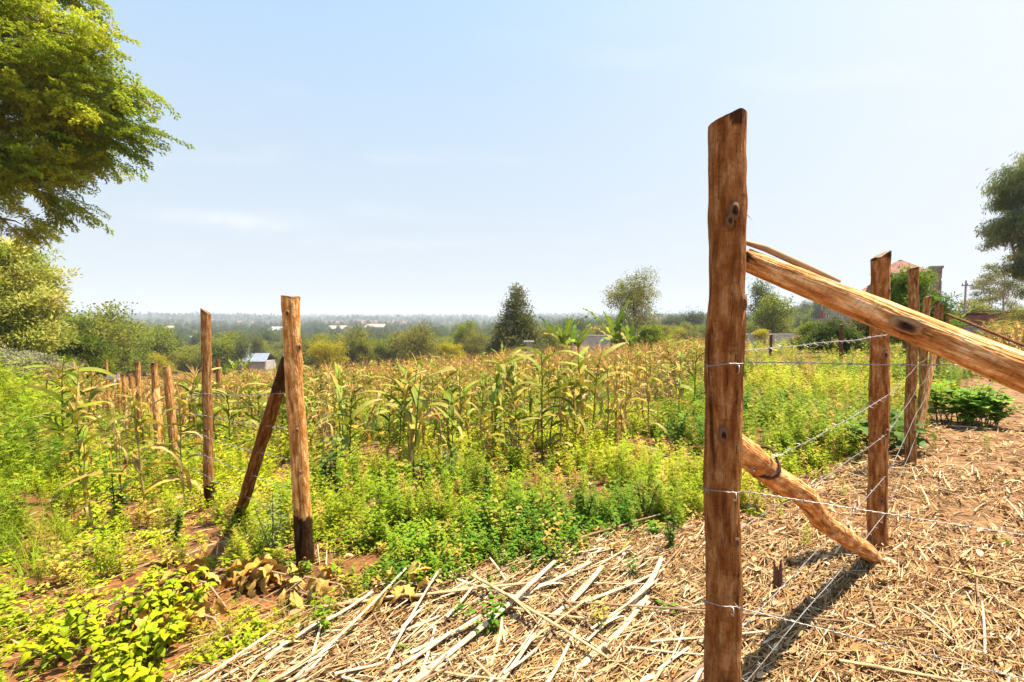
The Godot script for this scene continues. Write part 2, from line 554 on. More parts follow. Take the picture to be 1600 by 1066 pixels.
func make_fence() -> void:
	var warm := Color(0.39, 0.285, 0.19)
	var tan_ := Color(0.86, 0.80, 0.72)
	make_barb()
	# the tall post by the camera; knots: [share of length, angle, size, bulge]
	var np := post("tallest thick reddish brown post with slanted top, holding the thick rail", on(0.692, -1.52), Vector3(0.662, 2.105, -1.52), 0.057, 0.054, warm, 56, 190, [[0.885, 4.75, 0.026, -0.35], [0.873, 4.5, 0.016, 0.5], [0.775, 5.3, 0.018, 0.55], [0.61, 4.3, 0.022, -0.2], [0.475, 5.05, 0.013, 0.15], [0.285, 4.5, 0.015, 0.1]], 0.0, Vector2(0.13, -0.06))
	for h in [1.365, 0.975, 0.615]: staple(np, Vector3(-0.012, h, 0.072), Vector3(0, 0, 1))
	# flakes of bark still hanging from its side
	for k in 7:
		var fl := MB.new()
		fl.blade(Vector3.ZERO, Vector3(0.3, R(-0.6, 0.8), 0.3), Vector3(0, 0, 1), R(0.018, 0.04), R(0.006, 0.012), R(0, 1.5), 4, Color(0.30, 0.19, 0.10), Color(0.22, 0.12, 0.06), 2)
		var f := part("bark_flake", fl.mesh(), M.bark, np)
		var fy := R(1.35, 1.95)
		f.position = Vector3(0.050 - 0.0155 * fy, fy, 0.018)
	var p2 := post("straight brown post at the foot of the short leaning brace", on(2.43, -3.13), Vector3(2.345, 1.90, -3.10), 0.056, 0.05, Color(0.52, 0.37, 0.25), 30, 110, [[0.72, 4.7, 0.02, 0.2], [0.5, 5.0, 0.018, 0.1], [0.3, 4.4, 0.018, 0.1], [0.9, 5.2, 0.015, 0.3]], 0.0, Vector2(0.25, -0.06))
	for h in [1.40, 1.02, 0.76, 0.48]: staple(p2, Vector3(-0.03, h, 0.055), Vector3(0, 0, 1))
	post("grey brown knotty post bent at mid height, second beyond the tallest post", on(4.06, -4.86), Vector3(4.02, 2.0, -4.86), 0.048, 0.043, Color(0.50, 0.40, 0.32), 24, 80, [[0.45, 4.6, 0.025, 0.4], [0.7, 5.2, 0.02, 0.2], [0.3, 4.8, 0.02, 0.2]], 0.0, Vector2(0.1, -0.05))
	post("short light post with a pale brace leaning on it beside the squash clump", on(5.25, -6.15), Vector3(5.24, 1.77, -6.12), 0.043, 0.041, Color(0.62, 0.50, 0.38), 20, 50)
	brace("leaning_brace", "slim pale peeled brace leaning on a short post near the squash clump", on(4.86, -5.75, 0.1), Vector3(5.36, 1.22, -6.10), 0.036, 0.033, Color(1.0, 0.88, 0.74))
	for a in [[8.9, -10.2, 1.86], [10.34, -11.7, 1.83], [12.57, -14.0, 1.67]]:
		post("distant brown post in the fence row running towards the house", on(a[0], a[1]), Vector3(a[0] + 0.05, a[2], a[1]), 0.045, 0.04, Color(0.42, 0.32, 0.24), 14, 24, [], 0.0, Vector2(0.1, -0.05), "far posts of the fence towards the house")
	brace("long_thin_rail", "long thin dark pole slanting down from the farthest post towards dry maize", Vector3(12.55, 1.60, -13.93), Vector3(11.79, -0.05, -8.6), 0.04, 0.035, Color(0.28, 0.21, 0.16), 12, 40)
	# the thick rail that braces the tall post, running out past the camera's right
	var rail := brace("thick_rail", "thick smooth peeled rail slanting down from the tallest post", Vector3(0.748, 1.69, -1.56), Vector3(2.60, 0.47, -0.02), 0.036, 0.062, Color(0.90, 0.79, 0.65), 40, 170, [[0.11, 1.2, 0.02, 0.25], [0.17, 5.2, 0.03, -0.1], [0.21, 1.9, 0.016, 0.3], [0.30, 5.0, 0.03, -0.05], [0.36, 0.9, 0.025, 0.25], [0.40, 4.6, 0.03, -0.05], [0.26, 2.2, 0.016, 0.2]], 0.0, 0.0, "rail", 0.006)
	var spl := MB.new()   # the split tongue of wood at its upper end
	spl.tube(PackedVector3Array([Vector3(-0.012, 0.055, 0.0), Vector3(0.05, 0.028, 0.03), Vector3(0.12, -0.022, 0.08), Vector3(0.2, -0.085, 0.16)]), PackedFloat32Array([0.007, 0.011, 0.011, 0.004]), 8, PackedColorArray([Color(0.36, 0.23, 0.13)]))
	part("split_tongue", spl.mesh(), M.cut_wood, rail)
	var sb := brace("short_brace", "short bent brace with flaking bark leaning from the tallest post to the straw", on(2.30, -2.99, 0.03), Vector3(0.715, 1.115, -1.575), 0.050, 0.047, Color(0.85, 0.70, 0.54), 26, 90, [[0.62, 1.5, 0.03, 0.3], [0.75, 2.5, 0.025, 0.3], [0.4, 1.0, 0.02, 0.25], [0.5, 2.0, 0.02, 0.3], [0.85, 1.2, 0.025, 0.3]], 0.0, 0.0, "brace pole", 0.035)
	for k in 26:
		var fl := MB.new()
		var s := R(0.15, 0.9)
		var p := Vector3(2.30, 0.02, -2.99).lerp(Vector3(0.78, 1.07, -1.60), s) - sb.position
		fl.blade(Vector3.ZERO, Vector3(R(-1, 1), R(0.2, 1), R(-0.5, 1)), Vector3(R(-1, 1), R(-1, 1), 1), R(0.02, 0.05), R(0.01, 0.02), R(0.5, 2), 3, Color(0.50, 0.34, 0.20), Color(0.28, 0.16, 0.08), 0)
		var f := part("bark_flake", fl.mesh(), M.bark, sb)
		f.position = p + Vector3(R(-0.02, 0.03), R(0.035, 0.05), R(0.0, 0.03))
	# dark strip of bark tied round its head
	var tie := MB.new()
	var ax := (Vector3(0.715, 1.115, -1.575) - Vector3(2.30, 0.0, -2.99)).normalized()
	var hub := Vector3(2.30, 0.0, -2.99).lerp(Vector3(0.715, 1.115, -1.575), 0.86)
	var e1 := ax.cross(Vector3.UP).normalized()
	var e2 := ax.cross(e1)
	var loop := PackedVector3Array()
	var lr := PackedFloat32Array()
	for i in 22:
		var an := 0.6 + TAU * 0.95 * i / 21.0
		loop.append(hub + (e1 * cos(an) + e2 * sin(an)) * (0.055 + 0.006 * sin(an * 3.0)) + ax * 0.012 * i / 21.0)
		lr.append(0.006 - 0.0025 * sin(an * 2.0))
	tie.tube(loop, lr, 6, PackedColorArray([Color(0.07, 0.035, 0.02)]))
	tie.blade(loop[2] + Vector3(0, -0.01, 0), Vector3(-0.5, 1, 0.1), Vector3(1, 0, 0.4), 0.13, 0.02, 0.5, 8, Color(0.07, 0.035, 0.02), Color(0.09, 0.045, 0.03), 2, 0.3)
	tag(part(numbered("bark_tie"), tie.mesh(), M.bark, self), "dark curled bark strip tied around the short brace behind tallest post", "bark strip")
	# left side of the field
	var lp := post("thick pale tan post with tarred black foot and a dark brace behind", on(-1.335, -3.06), Vector3(-1.372, 1.635, -3.00), 0.055, 0.052, Color(0.86, 0.74, 0.53), 36, 130, [[0.95, 4.75, 0.016, 0.3], [0.85, 5.7, 0.018, 0.9], [0.6, 5.1, 0.014, 0.25], [0.47, 5.2, 0.012, 0.2], [0.35, 4.4, 0.013, 0.2], [0.2, 5.2, 0.013, 0.2]], 0.33, Vector2(-0.05, 0.02))
	for h in [1.03, 0.80, 0.60, 0.42]: staple(lp, Vector3(-0.04, h, 0.05), Vector3(-0.6, 0, 0.8))
	brace("charred_brace", "dark brace with charred black ends leaning behind the pale tan post", on(-2.27, -3.84, 0.1), Vector3(-1.43, 1.28, -3.10), 0.040, 0.045, Color(0.30, 0.20, 0.13), 20, 60, [[0.4, 4.7, 0.02, 0.2]], 0.42, 0.30)
	post("slim grey brown post with chipped top and blackened foot near the first maize", on(-2.79, -4.37), Vector3(-2.76, 1.56, -4.36), 0.041, 0.040, Color(0.52, 0.42, 0.32), 22, 80, [[0.2, 4.6, 0.012, 0.2], [0.5, 4.9, 0.012, 0.2], [0.75, 4.5, 0.012, 0.2]], 0.22, Vector2(-0.35, -0.06))
	post("short tan post leaning slightly among the maize left of the slim post", on(-4.02, -5.72), Vector3(-4.13, 0.92, -5.75), 0.045, 0.044, Color(0.75, 0.62, 0.45), 16, 40, [], 0.0, Vector2(0.0, 0.05))
	var far_left := [[-5.4, -7.3, 0.83], [-6.9, -8.9, 0.69], [-8.3, -10.5, 0.28], [-9.75, -12.1, 0.09], [-11.2, -13.7, -0.06], [-14.3, -17.0, 0.02]]
	for a in far_left:
		post("distant tan post in the field fence, standing in dry maize", on(a[0], a[1]), Vector3(a[0] - 0.03, a[2], a[1]), 0.045, 0.042, Color(0.75, 0.62, 0.45), 12, 20, [], 0.0, Vector2(0.05, 0.05), "far posts of the fence through the maize")
	brace("pale_brace", "pale stubby brace leaning on a distant post in the dry maize", on(-5.15, -7.0, 0.1), Vector3(-5.38, 0.45, -7.25), 0.06, 0.05, Color(1.0, 0.85, 0.62), 12, 20)
	post("thin post standing alone in the maize behind the slim post", on(-6.75, -11.0), Vector3(-6.72, 0.55, -11.0), 0.05, 0.045, Color(0.42, 0.33, 0.25), 12, 20)
	post("thin weathered stake in the weeds in front of the dark shrub", on(11.2, -16.4), Vector3(11.18, 1.28, -16.4), 0.06, 0.05, Color(0.2, 0.16, 0.13), 12, 20)
	post("weathered stake in front of the long white wall", on(11.7, -21.8), Vector3(11.7, 0.75, -21.8), 0.07, 0.06, Color(0.2, 0.16, 0.13), 12, 20)
	# broken stub of wood in the straw
	var st := thing("broken_stub", "dark splintered stub of wood sticking out of the straw", "wood stub", on(1.47, -2.62))
	var sbm := MB.new()
	for k in 5:
		var o := Vector3(R(-0.015, 0.015), 0, R(-0.01, 0.01))
		sbm.tube(PackedVector3Array([o - Vector3(0, 0.08, 0), o * 1.2 + Vector3(0, 0.08, 0), o * 1.8 + Vector3(R(-0.02, 0.01), R(0.12, 0.2), 0)]), PackedFloat32Array([0.018, 0.014, 0.003]), 6, PackedColorArray([Color(0.13, 0.06, 0.035)]))
	part("splinters", sbm.mesh(), M.bark, st)
	# wires: along the right fence away from the tall post
	var wh := [[1.40, 1.40, 1.38, 1.30], [0.98, 1.01, 1.05, 1.0], [0.79, 0.76, 0.80, 0.75], [0.44, 0.48, 0.55, 0.5], [0.22, 0.23, 0.28, 0.28]]
	for i in wh.size():
		wire(["top", "second", "third", "fourth", "lowest"][i] + " barbed wire strung from the tallest post towards the house", [Vector3(0.735, wh[i][0], -1.565), Vector3(2.41, wh[i][1], -3.07), Vector3(4.05, wh[i][2], -4.80), Vector3(5.24, wh[i][3], -6.07), Vector3(8.92, wh[i][3], -10.14)], "wires of the fence towards the house")
	# and along the fence that comes forward past the thick rail
	for w in [[1.365, 1.45, "upper"], [0.975, 0.92, "middle"], [0.615, 0.52, "lower"]]:
		wire(w[2] + " barbed wire wrapped on the tallest post and passing the thick rail", [Vector3(0.605, w[0] - 0.015, -1.50), Vector3(0.650, w[0], -1.440), Vector3(0.695, w[0], -1.438), Vector3(2.35, w[1], -0.83)], "wires of the fence past the thick rail")
	# left fence
	var lw := [[1.03, 0.82, 0.55, 0.38], [0.80, 0.63, 0.36, 0.2], [0.60, 0.44, 0.18, 0.0], [0.42, 0.26, 0.0, -0.2], [0.22, 0.08, -0.15, -0.35]]
	for i in lw.size():
		wire(["top", "second", "third", "fourth", "lowest"][i] + " barbed wire strung from the pale tan post into the maize", [Vector3(-1.40, lw[i][0], -3.02), Vector3(-2.79, lw[i][1], -4.32), Vector3(-4.05, lw[i][2], -5.67), Vector3(-5.42, lw[i][3], -7.25)], "wires of the fence into the maize", 6.0)
	# rag on a far post
	var rag := MB.new()
	for k in 4: rag.blade(Vector3.ZERO, Vector3(R(-1, 1), R(-0.5, 0.4), 0.6), Vector3(0.3, 1, 0.2), R(0.18, 0.3), 0.2, 1.2, 5, Color(0.62, 0.55, 0.72), Color(0.72, 0.66, 0.8), 1, 0.3, R(-1, 1))
	var rg := part(numbered("cloth_rag"), rag.mesh(), M.cloth, self)
	rg.position = Vector3(-11.2, -0.17, -13.62)
	tag(rg, "lilac white rag tied to a distant fence post in the maize", "rag")

# ------------------------------------------------------------------ maize
const GREEN := Color(0.12, 0.23, 0.018)
const LIME := Color(0.30, 0.32, 0.02)
const TANC := Color(0.66, 0.47, 0.22)
const GOLD := Color(0.62, 0.33, 0.045)
const RUST := Color(0.30, 0.13, 0.05)
var maize_protos := []
var maize_joined := []

func maize_parts(kind: int, sd: int) -> Array:
	rng.seed = sd
	var out := []
	var H: float = [1.15, 1.15, 1.1, 0.95, 0.85, 1.25][kind]
	var lean := Vector3(R(-0.12, 0.12), 0, R(-0.12, 0.12))
	var nodes := PackedVector3Array()
	var rad := PackedFloat32Array()
	var cols := PackedColorArray()
	var st: Color = [GREEN.lerp(LIME, 0.5), LIME.lerp(TANC, 0.5), TANC, TANC.lerp(RUST, 0.4), LIME, GREEN.lerp(LIME, 0.3)][kind]
	for i in 12:
		var t := i / 11.0
		nodes.append(Vector3(0, -0.05, 0) + Vector3(lean.x * t * t, t * H, lean.z * t * t) + Vector3(R(-1, 1), 0, R(-1, 1)) * 0.006)
		rad.append(lerpf(0.012, 0.004, t) * (1.12 if i % 2 == 0 else 0.94))
		cols.append(st.lerp(RUST, 0.5 * (1.0 - t)) if i % 2 else st)
	var b := MB.new()
	b.tube(nodes, rad, 6, cols, false)
	out.append(["stalk", b, "maize"])
	var nl: int = [11, 11, 10, 9, 8, 12][kind]
	var yaw0 := R(0, TAU)
	for i in nl:
		var t := lerpf(0.14, 0.93, float(i) / (nl - 1))
		var p := Vector3(lean.x * t * t, t * H - 0.05, lean.z * t * t)
		var yaw := yaw0 + PI * i + R(-0.5, 0.5)
		var dry: float = [0.28, 0.60, 1.05, 1.05, 0.45, 0.15][kind] + 0.5 * (0.45 - t) + R(-0.25, 0.25)
		var L := R(0.24, 0.66) * (0.65 + 0.5 * sin(PI * t)) * (0.85 if kind >= 3 and kind < 5 else 1.0)
		var up := R(0.45, 1.25) if dry < 0.5 else R(-0.3, 1.0)
		var c0: Color
		var c1: Color
		if dry < 0.35: c0 = vary(GREEN.lerp(LIME, R(0.05, 0.5)), 0.2); c1 = vary(LIME.lerp(TANC, R(0, 0.6)), 0.15)
		elif dry < 0.65: c0 = vary(LIME.lerp(GOLD, R(0, 0.6)), 0.2); c1 = vary(TANC.lerp(GOLD, R(0, 1)), 0.2)
		else: c0 = vary(TANC.lerp(GOLD, R(0, 0.9)), 0.25); c1 = vary(TANC.lerp(RUST, R(0, 0.7)), 0.25)
		var bl := MB.new()
		var dir := Vector3(cos(yaw), tan(clampf(up, -0.4, 1.2)) if up < 1.2 else 2.0, sin(yaw))
		bl.blade(p, dir, Vector3(-sin(yaw), R(-0.2, 0.2), cos(yaw)), L, R(0.05, 0.08) * (1.0 if dry < 0.65 else 0.7) * (1.45 if kind == 0 or kind == 5 else 1.0), R(0.5, 2.3) if dry < 0.5 else R(1.2, 3.8), 9, c0, c1, 1, R(0.25, 0.7), R(-1.2, 1.2) if dry < 0.6 else R(-3.0, 3.0), rng.randi_range(2, 6) if rng.randf() < (0.35 if dry < 0.6 else 0.6) else -1, R(0.7, 2.0))
		if dry > 0.4:   # torn, crinkled edges
			for e in bl.v.size():
				if e % 3 != 1: bl.v[e] += Vector3(R(-1, 1), R(-1, 1), R(-1, 1)) * 0.007
		out.append(["leaf", bl, "maize"])
	if kind != 4 and kind != 5:
		var ts := MB.new()
		var top := nodes[11]
		for k in 7:
			var yaw := R(0, TAU)
			var c := vary(TANC.lerp(GOLD, 0.6), 0.2)
			ts.blade(top - Vector3(0, 0.02, 0), Vector3(cos(yaw) * R(0.2, 0.9), 1, sin(yaw) * R(0.2, 0.9)), Vector3(-sin(yaw), 0, cos(yaw)), R(0.14, 0.24), 0.012, R(0.2, 1.2), 4, c, c, 2, 0.5)
		out.append(["tassel", ts, "maize"])
	if kind == 1 or kind == 2:
		var cob := MB.new()
		var q := nodes[5]
		var yaw := R(0, TAU)
		var d := Vector3(cos(yaw) * 0.5, 0.8, sin(yaw) * 0.5)
		cob.tube(PackedVector3Array([q, q + d * 0.05, q + d * 0.13, q + d * 0.2]), PackedFloat32Array([0.01, 0.024, 0.022, 0.004]), 7, PackedColorArray([vary(TANC, 0.1), vary(TANC, 0.1), TANC, GOLD]), false)
		out.append(["cob", cob, "maize"])
	return out

const MARKS := [[-2.8, -4.4, "near the slim post"], [-1.35, -3.4, "near the pale tan post"], [-4.1, -5.7, "near the short tan post"], [-0.6, -5.2, "beside the silvery weed"], [1.3, -5.8, "at the weedy corner"], [-6.0, -8.0, "near the far tan posts"], [-2.5, -7.5, "in rows behind the charred brace"], [0.0, -7.5, "in rows behind the silvery weed"], [2.5, -8.0, "in rows beyond the weedy corner"], [-5.0, -10.5, "around the thin lone post"], [-10.0, -12.0, "by the farthest tan posts"], [0.5, -10.5, "deep in the field before the bananas"], [-2.0, -11.0, "deep in the field before the conifer"], [5.0, -11.0, "beyond the feathery weeds"], [15.0, -15.5, "in the dry stand past the thin rail"]]
func mark(x: float, z: float) -> String:
	var best := 1e9
	var say := ""
	for m in MARKS:
		var d := Vector2(x - m[0], z - m[1]).length()
		if d < best: best = d; say = m[2]
	return say

const MAIZE_LABEL := ["mostly green tasselled maize plant", "yellowing half dry maize plant with cob", "dry tan maize plant with papery leaves", "short brown withered maize plant", "small lime green young maize plant", "tall dark green untasselled maize plant"]

func make_maize() -> void:
	for v in 12:
		var kind := v % 6
		var parts := maize_parts(kind, 100 + v)
		var src := Node3D.new()
		tag(src, MAIZE_LABEL[kind], "maize plant", "maize plants in the field")
		var all := MB.new()
		for p in parts:
			part(p[0], p[1].mesh(), M.maize, src)
			all.add(p[1])
		maize_protos.append(src)
		maize_joined.append(all.mesh())
	rng.seed = 71
	# plants that the photograph picks out: [x, z, proto, turn, size]
	var spots := [[-2.97, -3.86, 7, 0.4, 0.98], [-3.55, -3.95, 1, 2.0, 0.72], [-1.05, -5.0, 0, 0.3, 1.0], [-0.62, -5.0, 5, 1.9, 0.78], [-1.75, -5.15, 6, 1.3, 0.85], [-1.9, -5.4, 11, 1.0, 0.8], [-0.05, -5.1, 7, 2.6, 0.75], [0.85, -5.6, 1, 0.9, 1.1], [1.15, -5.8, 3, 0.2, 1.1], [0.35, -5.5, 11, 1.7, 1.05], [1.75, -6.1, 7, 2.3, 1.05], [-3.0, -6.6, 0, 0.9, 0.9], [-0.25, -4.35, 4, 0.5, 0.45], [0.55, -5.3, 7, 2.2, 1.0], [1.05, -6.2, 0, 1.1, 1.05], [0.1, -6.0, 1, 0.2, 1.05], [-0.9, -6.1, 8, 2.9, 1.0], [-1.35, -5.7, 0, 1.6, 0.9], [2.3, -6.6, 1, 1.2, 1.0], [2.9, -7.6, 6, 0.6, 1.05], [-2.3, -5.9, 2, 2.4, 0.9], [-3.6, -5.2, 7, 0.1, 0.9], [-4.4, -5.3, 8, 1.4, 0.9]]
	var rest := []
	# rows run away from the fence
	var row := Vector2(-0.643, -0.766)
	var across := Vector2(0.766, -0.643)
	var start := Vector2(-3.3, -4.5)
	for i in range(-2, 60):
		for k in range(-45, 120):
			var p := start + across * (i * 0.74 + R(-0.12, 0.12)) + row * (k * 0.34 + R(-0.14, 0.14))
			var d := -p.y
			if d < 4.6 or d > 40.0 or absf(p.x) > d * 1.25 + 1.0: continue
			var s := -(0.766 * (p.x + 2.6) + 0.643 * (d - 4.1))
			if s > 1.15 + maxf(0.0, d - 9.0) * 0.35: continue               # beyond the field fence
			var nearest := 5.3 + lump.get_noise_2d(p.x * 20.0, 5.0) * 1.2 + maxf(0.0, p.x - 1.4) * 1.9 - clampf(-p.x - 2.0, 0, 2.0) * 0.45
			if d < nearest: continue
			if mulch(p.x, p.y) > -0.8: continue
			if p.x / d > 0.42 and d < 9.0 + (p.x / d - 0.42) * 26.0: continue # weedy corner
			if d > 24.0 and p.x / d > 0.55: continue
			if d > 34.0 + lump.get_noise_2d(p.x * 4.0, 2.0) * 5.0: continue
			if rng.randf() < (0.34 if d < 9.0 else 0.12) or (d < 14.0 and lump.get_noise_2d(p.x * 24.0, p.y * 24.0 + 33.0) > 0.22): continue
			var dryness := 0.42 + lump.get_noise_2d(p.x * 7.0, p.y * 7.0) * 0.6 + clampf((d - 7.0) * 0.05, 0, 0.5) + R(-0.25, 0.25)
			var kind := 5 if dryness < 0.14 else (0 if dryness < 0.42 else (1 if dryness < 0.70 else (2 if rng.randf() < 0.7 else 3)))
			if rng.randf() < 0.06: kind = 4
			rest.append([p.x, p.y, kind + 6 * rng.randi_range(0, 1), R(0, TAU), R(0.62, 1.1)])
	# the dry stand beyond the strip on the right
	for k in 260:
		var d := R(14.5, 26.0)
		var x := d * R(0.97, 1.25)
		rest.append([x, -d, [2, 3, 8, 1, 9][k % 5], R(0, TAU), R(0.9, 1.25)])
	rest.sort_custom(func(a, b): return a[0] * a[0] + a[1] * a[1] < b[0] * b[0] + b[1] * b[1])
	while spots.size() < 300 and rest.size(): spots.append(rest.pop_front())
	var done := 0
	for s in spots:
		done += 1
		var o := copy(maize_protos[s[2]], "maize_plant", on(s[0], s[1]), s[3], s[4], MAIZE_LABEL[s[2] % 6] + " " + mark(s[0], s[1]))
		o.rotation.z = R(-0.08, 0.08) if done < 30 or rng.randf() < 0.75 else R(-0.45, 0.45)
	var xf := []
	var cl := []
	for v in 12: xf.append([]); cl.append(PackedColorArray())
	for s in rest:
		xf[s[2]].append(Transform3D(Basis(Vector3.UP, s[3]).rotated(Vector3.RIGHT, R(-0.1, 0.1)).scaled(Vector3.ONE * s[4]), on(s[0], s[1])))
		var k := R(0.8, 1.2)
		cl[s[2]].append(Color(k * R(0.95, 1.1), k, k * R(0.85, 1.0)))
	var field := thing("maize_crop", "golden dry maize crop filling the far part of the field", "maize crop")
	field.set_meta("kind", "stuff")
	for v in 12:
		if xf[v].size(): scatter("maize_stand", maize_joined[v], M.maize, xf[v], cl[v], field)
	for p in maize_protos: p.free()

# ------------------------------------------------------------------ weeds and grass
func herb(kind: int, sd: int) -> MB:
	rng.seed = sd
	var b := MB.new()
	var W := Color(1, 1, 1)
	var stem := Color(0.75, 0.8, 0.7)
	if kind == 0:       # low leafy weed, ovate leaves in pairs
		for s in 4:
			var yaw := R(0, TAU)
			var p := Vector3(R(-0.05, 0.05), 0, R(-0.05, 0.05))
			var d := Vector3(cos(yaw) * R(0.1, 0.7), 1, sin(yaw) * R(0.1, 0.7)).normalized()
			var H := R(0.07, 0.17)
			b.blade(p, d, Vector3(-sin(yaw), 0, cos(yaw)), H, 0.005, 0.2, 2, stem, stem, 2)
			for k in 3:
				var q := p + d * H * (0.4 + 0.28 * k)
				for e in [0.0, PI]:
					var ya: float = yaw + k * 1.57 + e + R(-0.4, 0.4)
					var c := vary(W, 0.25)
					b.blade(q, Vector3(cos(ya), R(0.0, 0.7), sin(ya)), Vector3(-sin(ya), R(-0.3, 0.3), cos(ya)), R(0.035, 0.065), R(0.02, 0.038), R(0.2, 1.0), 3, c, c, 0)
	elif kind == 1:     # feathery upright weed
		for s in 3:
			var yaw := R(0, TAU)
			var p := Vector3(R(-0.04, 0.04), 0, R(-0.04, 0.04))
			var d := Vector3(cos(yaw) * R(0.0, 0.35), 1, sin(yaw) * R(0.0, 0.35)).normalized()
			var H := R(0.25, 0.48)
			b.blade(p, d, Vector3(-sin(yaw), 0, cos(yaw)), H, 0.006, 0.1, 3, stem, stem, 2)
			for k in 13:
				var q := p + d * H * (0.2 + 0.065 * k)
				var ya := yaw + k * 2.4
				var c := vary(W, 0.25)
				var L := R(0.05, 0.09) * (1.15 - k * 0.045)
				for e in [-0.5, 0.0, 0.5]:
					b.blade(q, Vector3(cos(ya + e), R(0.3, 0.9), sin(ya + e)), Vector3(-sin(ya), R(-0.4, 0.4), cos(ya)), L, R(0.007, 0.012), R(0.3, 1.2), 2, c, c, 0)
	elif kind == 2:     # grass tuft
		for k in 26:
			var yaw := R(0, TAU)
			var c := vary(W, 0.25)
			b.blade(Vector3(R(-0.05, 0.05), 0, R(-0.05, 0.05)), Vector3(cos(yaw) * R(0.1, 0.7), 1, sin(yaw) * R(0.1, 0.7)), Vector3(-sin(yaw), 0, cos(yaw)), R(0.15, 0.38), R(0.004, 0.008), R(0.4, 2.0), 4, c, c, 2)
	elif kind == 3:     # bushy broad-leaved weed
		for s in 4:
			var yaw := R(0, TAU)
			var p := Vector3(R(-0.05, 0.05), 0, R(-0.05, 0.05))
			var d := Vector3(cos(yaw) * R(0.1, 0.5), 1, sin(yaw) * R(0.1, 0.5)).normalized()
			var H := R(0.16, 0.32)
			b.blade(p, d, Vector3(-sin(yaw), 0, cos(yaw)), H, 0.007, 0.15, 3, stem, stem, 2)
			for k in 9:
				var q := p + d * H * (0.25 + 0.095 * k)
				var ya := yaw + k * 2.4 + R(-0.3, 0.3)
				var c := vary(W, 0.22)
				b.blade(q, Vector3(cos(ya), R(0.1, 0.8), sin(ya)), Vector3(-sin(ya), R(-0.3, 0.3), cos(ya)), R(0.04, 0.075), R(0.022, 0.038), R(0.5, 1.6), 4, c, c, 0, 0.25)
	else:               # dead wiry stems
		for k in 9:
			var yaw := R(0, TAU)
			var c := vary(W, 0.3)
			b.blade(Vector3(R(-0.06, 0.06), 0, R(-0.06, 0.06)), Vector3(cos(yaw), R(0.2, 1.6), sin(yaw)), Vector3(-sin(yaw), 0, cos(yaw)), R(0.10, 0.26), R(0.004, 0.009), R(0, 2.2), 3, c, c, 2)
	return b

func weed_tint(kind: int, x: float, z: float) -> Color:
	if kind == 4: return vary(Color(0.42, 0.25, 0.09).lerp(Color(0.34, 0.15, 0.05), rng.randf()), 0.25)
	var k := clampf(0.5 + lump.get_noise_2d(x * 11.0 + 50.0, z * 11.0) * 1.6 + R(-0.28, 0.28), 0, 1)
	var c := Color(0.09, 0.20, 0.010).lerp(Color(0.38, 0.42, 0.014), k)
	if rng.randf() < 0.20: c = c.lerp(Color(0.50, 0.30, 0.07), R(0.3, 0.95))
	return vary(c, 0.15)

const HEAPS := [[-1.93, -2.72], [-1.50, -2.80], [-1.70, -2.40], [-1.18, -2.70], [-1.80, -2.42], [-1.72, -2.16], [-2.02, -2.22], [-1.62, -1.93]]
func near_heap(x: float, z: float) -> bool:
	for h in HEAPS:
		if Vector2(x - h[0], z - h[1] - 0.06).length() < 0.25: return true
	return false

